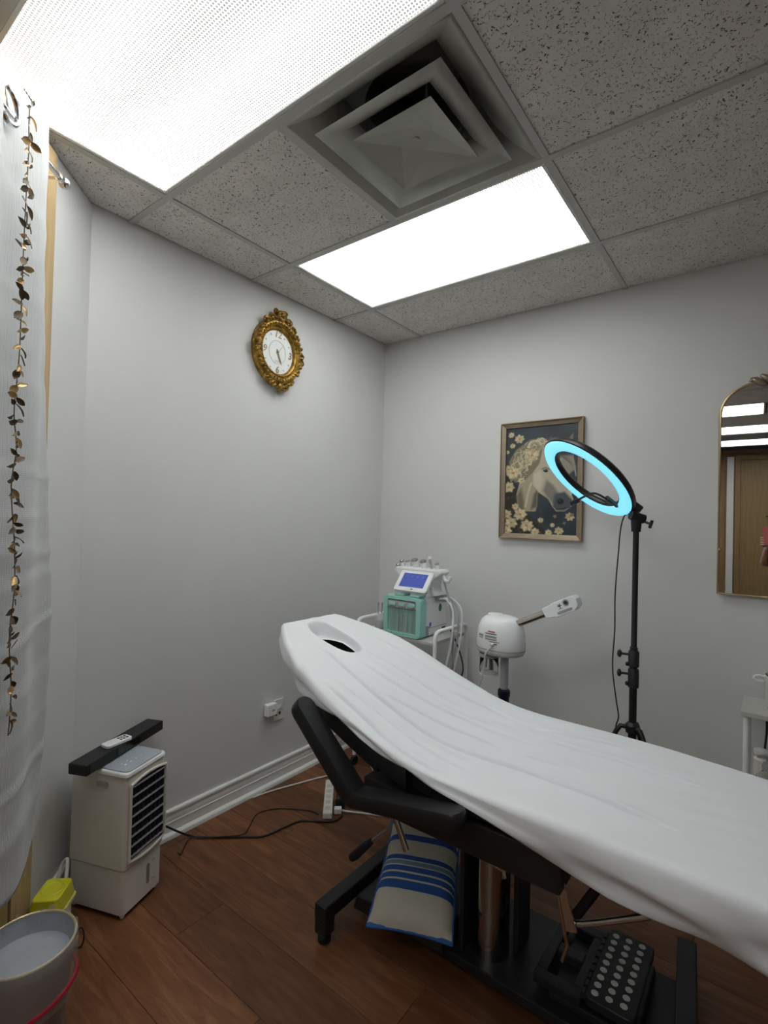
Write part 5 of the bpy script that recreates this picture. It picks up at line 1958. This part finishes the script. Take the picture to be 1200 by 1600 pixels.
pe = thing('person', 'person in black clothing holding a pink phone, reflected in the mirror', 'person', base)
PHC = CAM - FWD * .016 - DWN * -.05 + RGT * .022        # centre of the phone
lh = PHC - RGT * .055 + DWN * .045 - FWD * .015
rh = PHC + RGT * .055 + DWN * .045 - FWD * .015
nodes = [(bp_(0, 0, .92), (.155, .11)), (bp_(0, .01, 1.08), (.135, .10)), (bp_(0, .01, 1.25), (.15, .105)), (bp_(0, 0, 1.38), (.12, .085)), (bp_(0, .01, 1.46), (.052, .052)), (bp_(0, .025, 1.53), (.06, .062)),
         (bp_(0, .035, 1.60), (.078, .092)), (bp_(0, .03, 1.67), (.072, .085)),
         (bp_(-.17, 0, 1.36), .058), (bp_(-.24, .03, 1.10), .044), (lh - pf * .06 - V((0, 0, .05)), .030),
         (bp_(.17, 0, 1.36), .058), (bp_(.24, .03, 1.10), .044), (rh - pf * .06 - V((0, 0, .05)), .030),
         (bp_(-.09, 0, .84), (.095, .10)), (bp_(-.10, .02, .48), .062), (bp_(-.10, 0, .09), .042), (bp_(-.10, .12, .035), (.035, .03)),
         (bp_(.09, 0, .84), (.095, .10)), (bp_(.10, .02, .48), .062), (bp_(.10, 0, .09), .042), (bp_(.10, .12, .035), (.035, .03))]
edges = [(0, 1), (1, 2), (2, 3), (3, 4), (4, 5), (5, 6), (6, 7), (3, 8), (8, 9), (9, 10), (3, 11), (11, 12), (12, 13), (0, 14), (14, 15), (15, 16), (16, 17), (0, 18), (18, 19), (19, 20), (20, 21)]
skin('body', nodes, edges, 'skin', pe)
# dress following the torso
dr = MB()
rows = [(.55, .205, .165), (.75, .20, .16), (.92, .185, .15), (1.05, .162, .135), (1.20, .172, .142), (1.33, .180, .130), (1.41, .130, .105)]
NN = 28
for z, a, b in rows:
    for k in range(NN):
        t = k / NN * 6.2832
        dr.v.append(bp_(a * math.cos(t), b * math.sin(t) + .005, z))
for i in range(len(rows) - 1):
    for k in range(NN):
        dr.f.append((i * NN + k, i * NN + (k + 1) % NN, (i + 1) * NN + (k + 1) % NN, (i + 1) * NN + k))
dr.build('dress', 'cloth_black', pe, smooth=180, solid=.006)
for sg in (-1, 1):
    MB().tube([bp_(sg * .12, 0, 1.385), bp_(sg * .175, 0, 1.355), bp_(sg * .20, .012, 1.25)], [.075, .074, .064], 16).build('sleeve', 'cloth_black', pe)
    MB().tube([bp_(sg * .10, -.05, .035), bp_(sg * .10, .05, .038), bp_(sg * .10, .16, .030)], [.034, .040, .030], 14).build('shoe', 'cloth_black', pe)
hr = MB()
hr.ell(bp_(0, -.005, 1.645), (.105, .108, .125), 20, 12)
hr.ell(bp_(0, -.055, 1.52), (.10, .06, .17), 18, 10)
hr.build('hair', 'hair', pe, smooth=180)
fc = MB()
fc.ell(bp_(0, .115, 1.595), (.014, .018, .022), 10, 8)
fc.build('nose', 'skin', pe)
for sg in (-1, 1):
    MB().ell(bp_(sg * .032, .105, 1.62), (.012, .007, .006), 10, 6).build('eye', 'mark_dark', pe)
    MB().ell(bp_(sg * .088, .02, 1.60), (.012, .02, .03), 10, 6).build('ear', 'skin', pe)
MB().ell(bp_(0, .112, 1.555), (.022, .007, .006), 10, 6).build('mouth', 'mark_red', pe)
# hands: palm beside the phone, fingers round its edge, thumb on the screen side
for sg, hc in ((-1, lh), (1, rh)):
    pal0 = hc - pf * .055 - V((0, 0, .045))
    nd = [(pal0, .026), (hc - FWD * .02 + DWN * .012, (.022, .030))]
    eg = [(0, 1)]
    for k in range(4):
        b0 = hc - FWD * .010 + DWN * (.030 - k * .019)
        kn = b0 + FWD * .022 + RGT * sg * .006
        mid = kn + FWD * .006 - RGT * sg * .020
        tip = mid - RGT * sg * (.018 if k < 3 else .012) - FWD * .004
        i0 = len(nd)
        nd += [(b0, .0095), (kn, .009), (mid, .0085), (tip, .0075)]
        eg += [(1, i0), (i0, i0 + 1), (i0 + 1, i0 + 2), (i0 + 2, i0 + 3)]
    i0 = len(nd)
    th0 = hc - FWD * .022 - RGT * sg * .008 - DWN * .01
    nd += [(th0, .012), (th0 - RGT * sg * .018 - DWN * .016, .0105), (th0 - RGT * sg * .034 - DWN * .030, .009)]
    eg += [(1, i0), (i0, i0 + 1), (i0 + 1, i0 + 2)]
    skin('hand', nd, eg, 'skin', pe, 0, 1)
MP = Matrix((RGT, -DWN, -FWD)).transposed().to_4x4()
MP.translation = PHC
ph = thing('mobile_phone', 'pink mobile phone held up by the person reflected in the mirror', 'phone', PHC)
MB(MP).prism(rrect(.038, .078, .010), -.004, .004, lambda u, v, a: (u, v, a)).build('case', 'phone_pink', ph, smooth=30, bevel=.0015)
MB(MP).prism([(u, v) for u, v in rrect(.034, .073, .008)], .0042, .005, lambda u, v, a: (u, v, a)).build('phone_screen', 'gloss_black', ph, smooth=30)

for o in bpy.data.objects:
    if '_o' in o.keys():
        del o['_o']
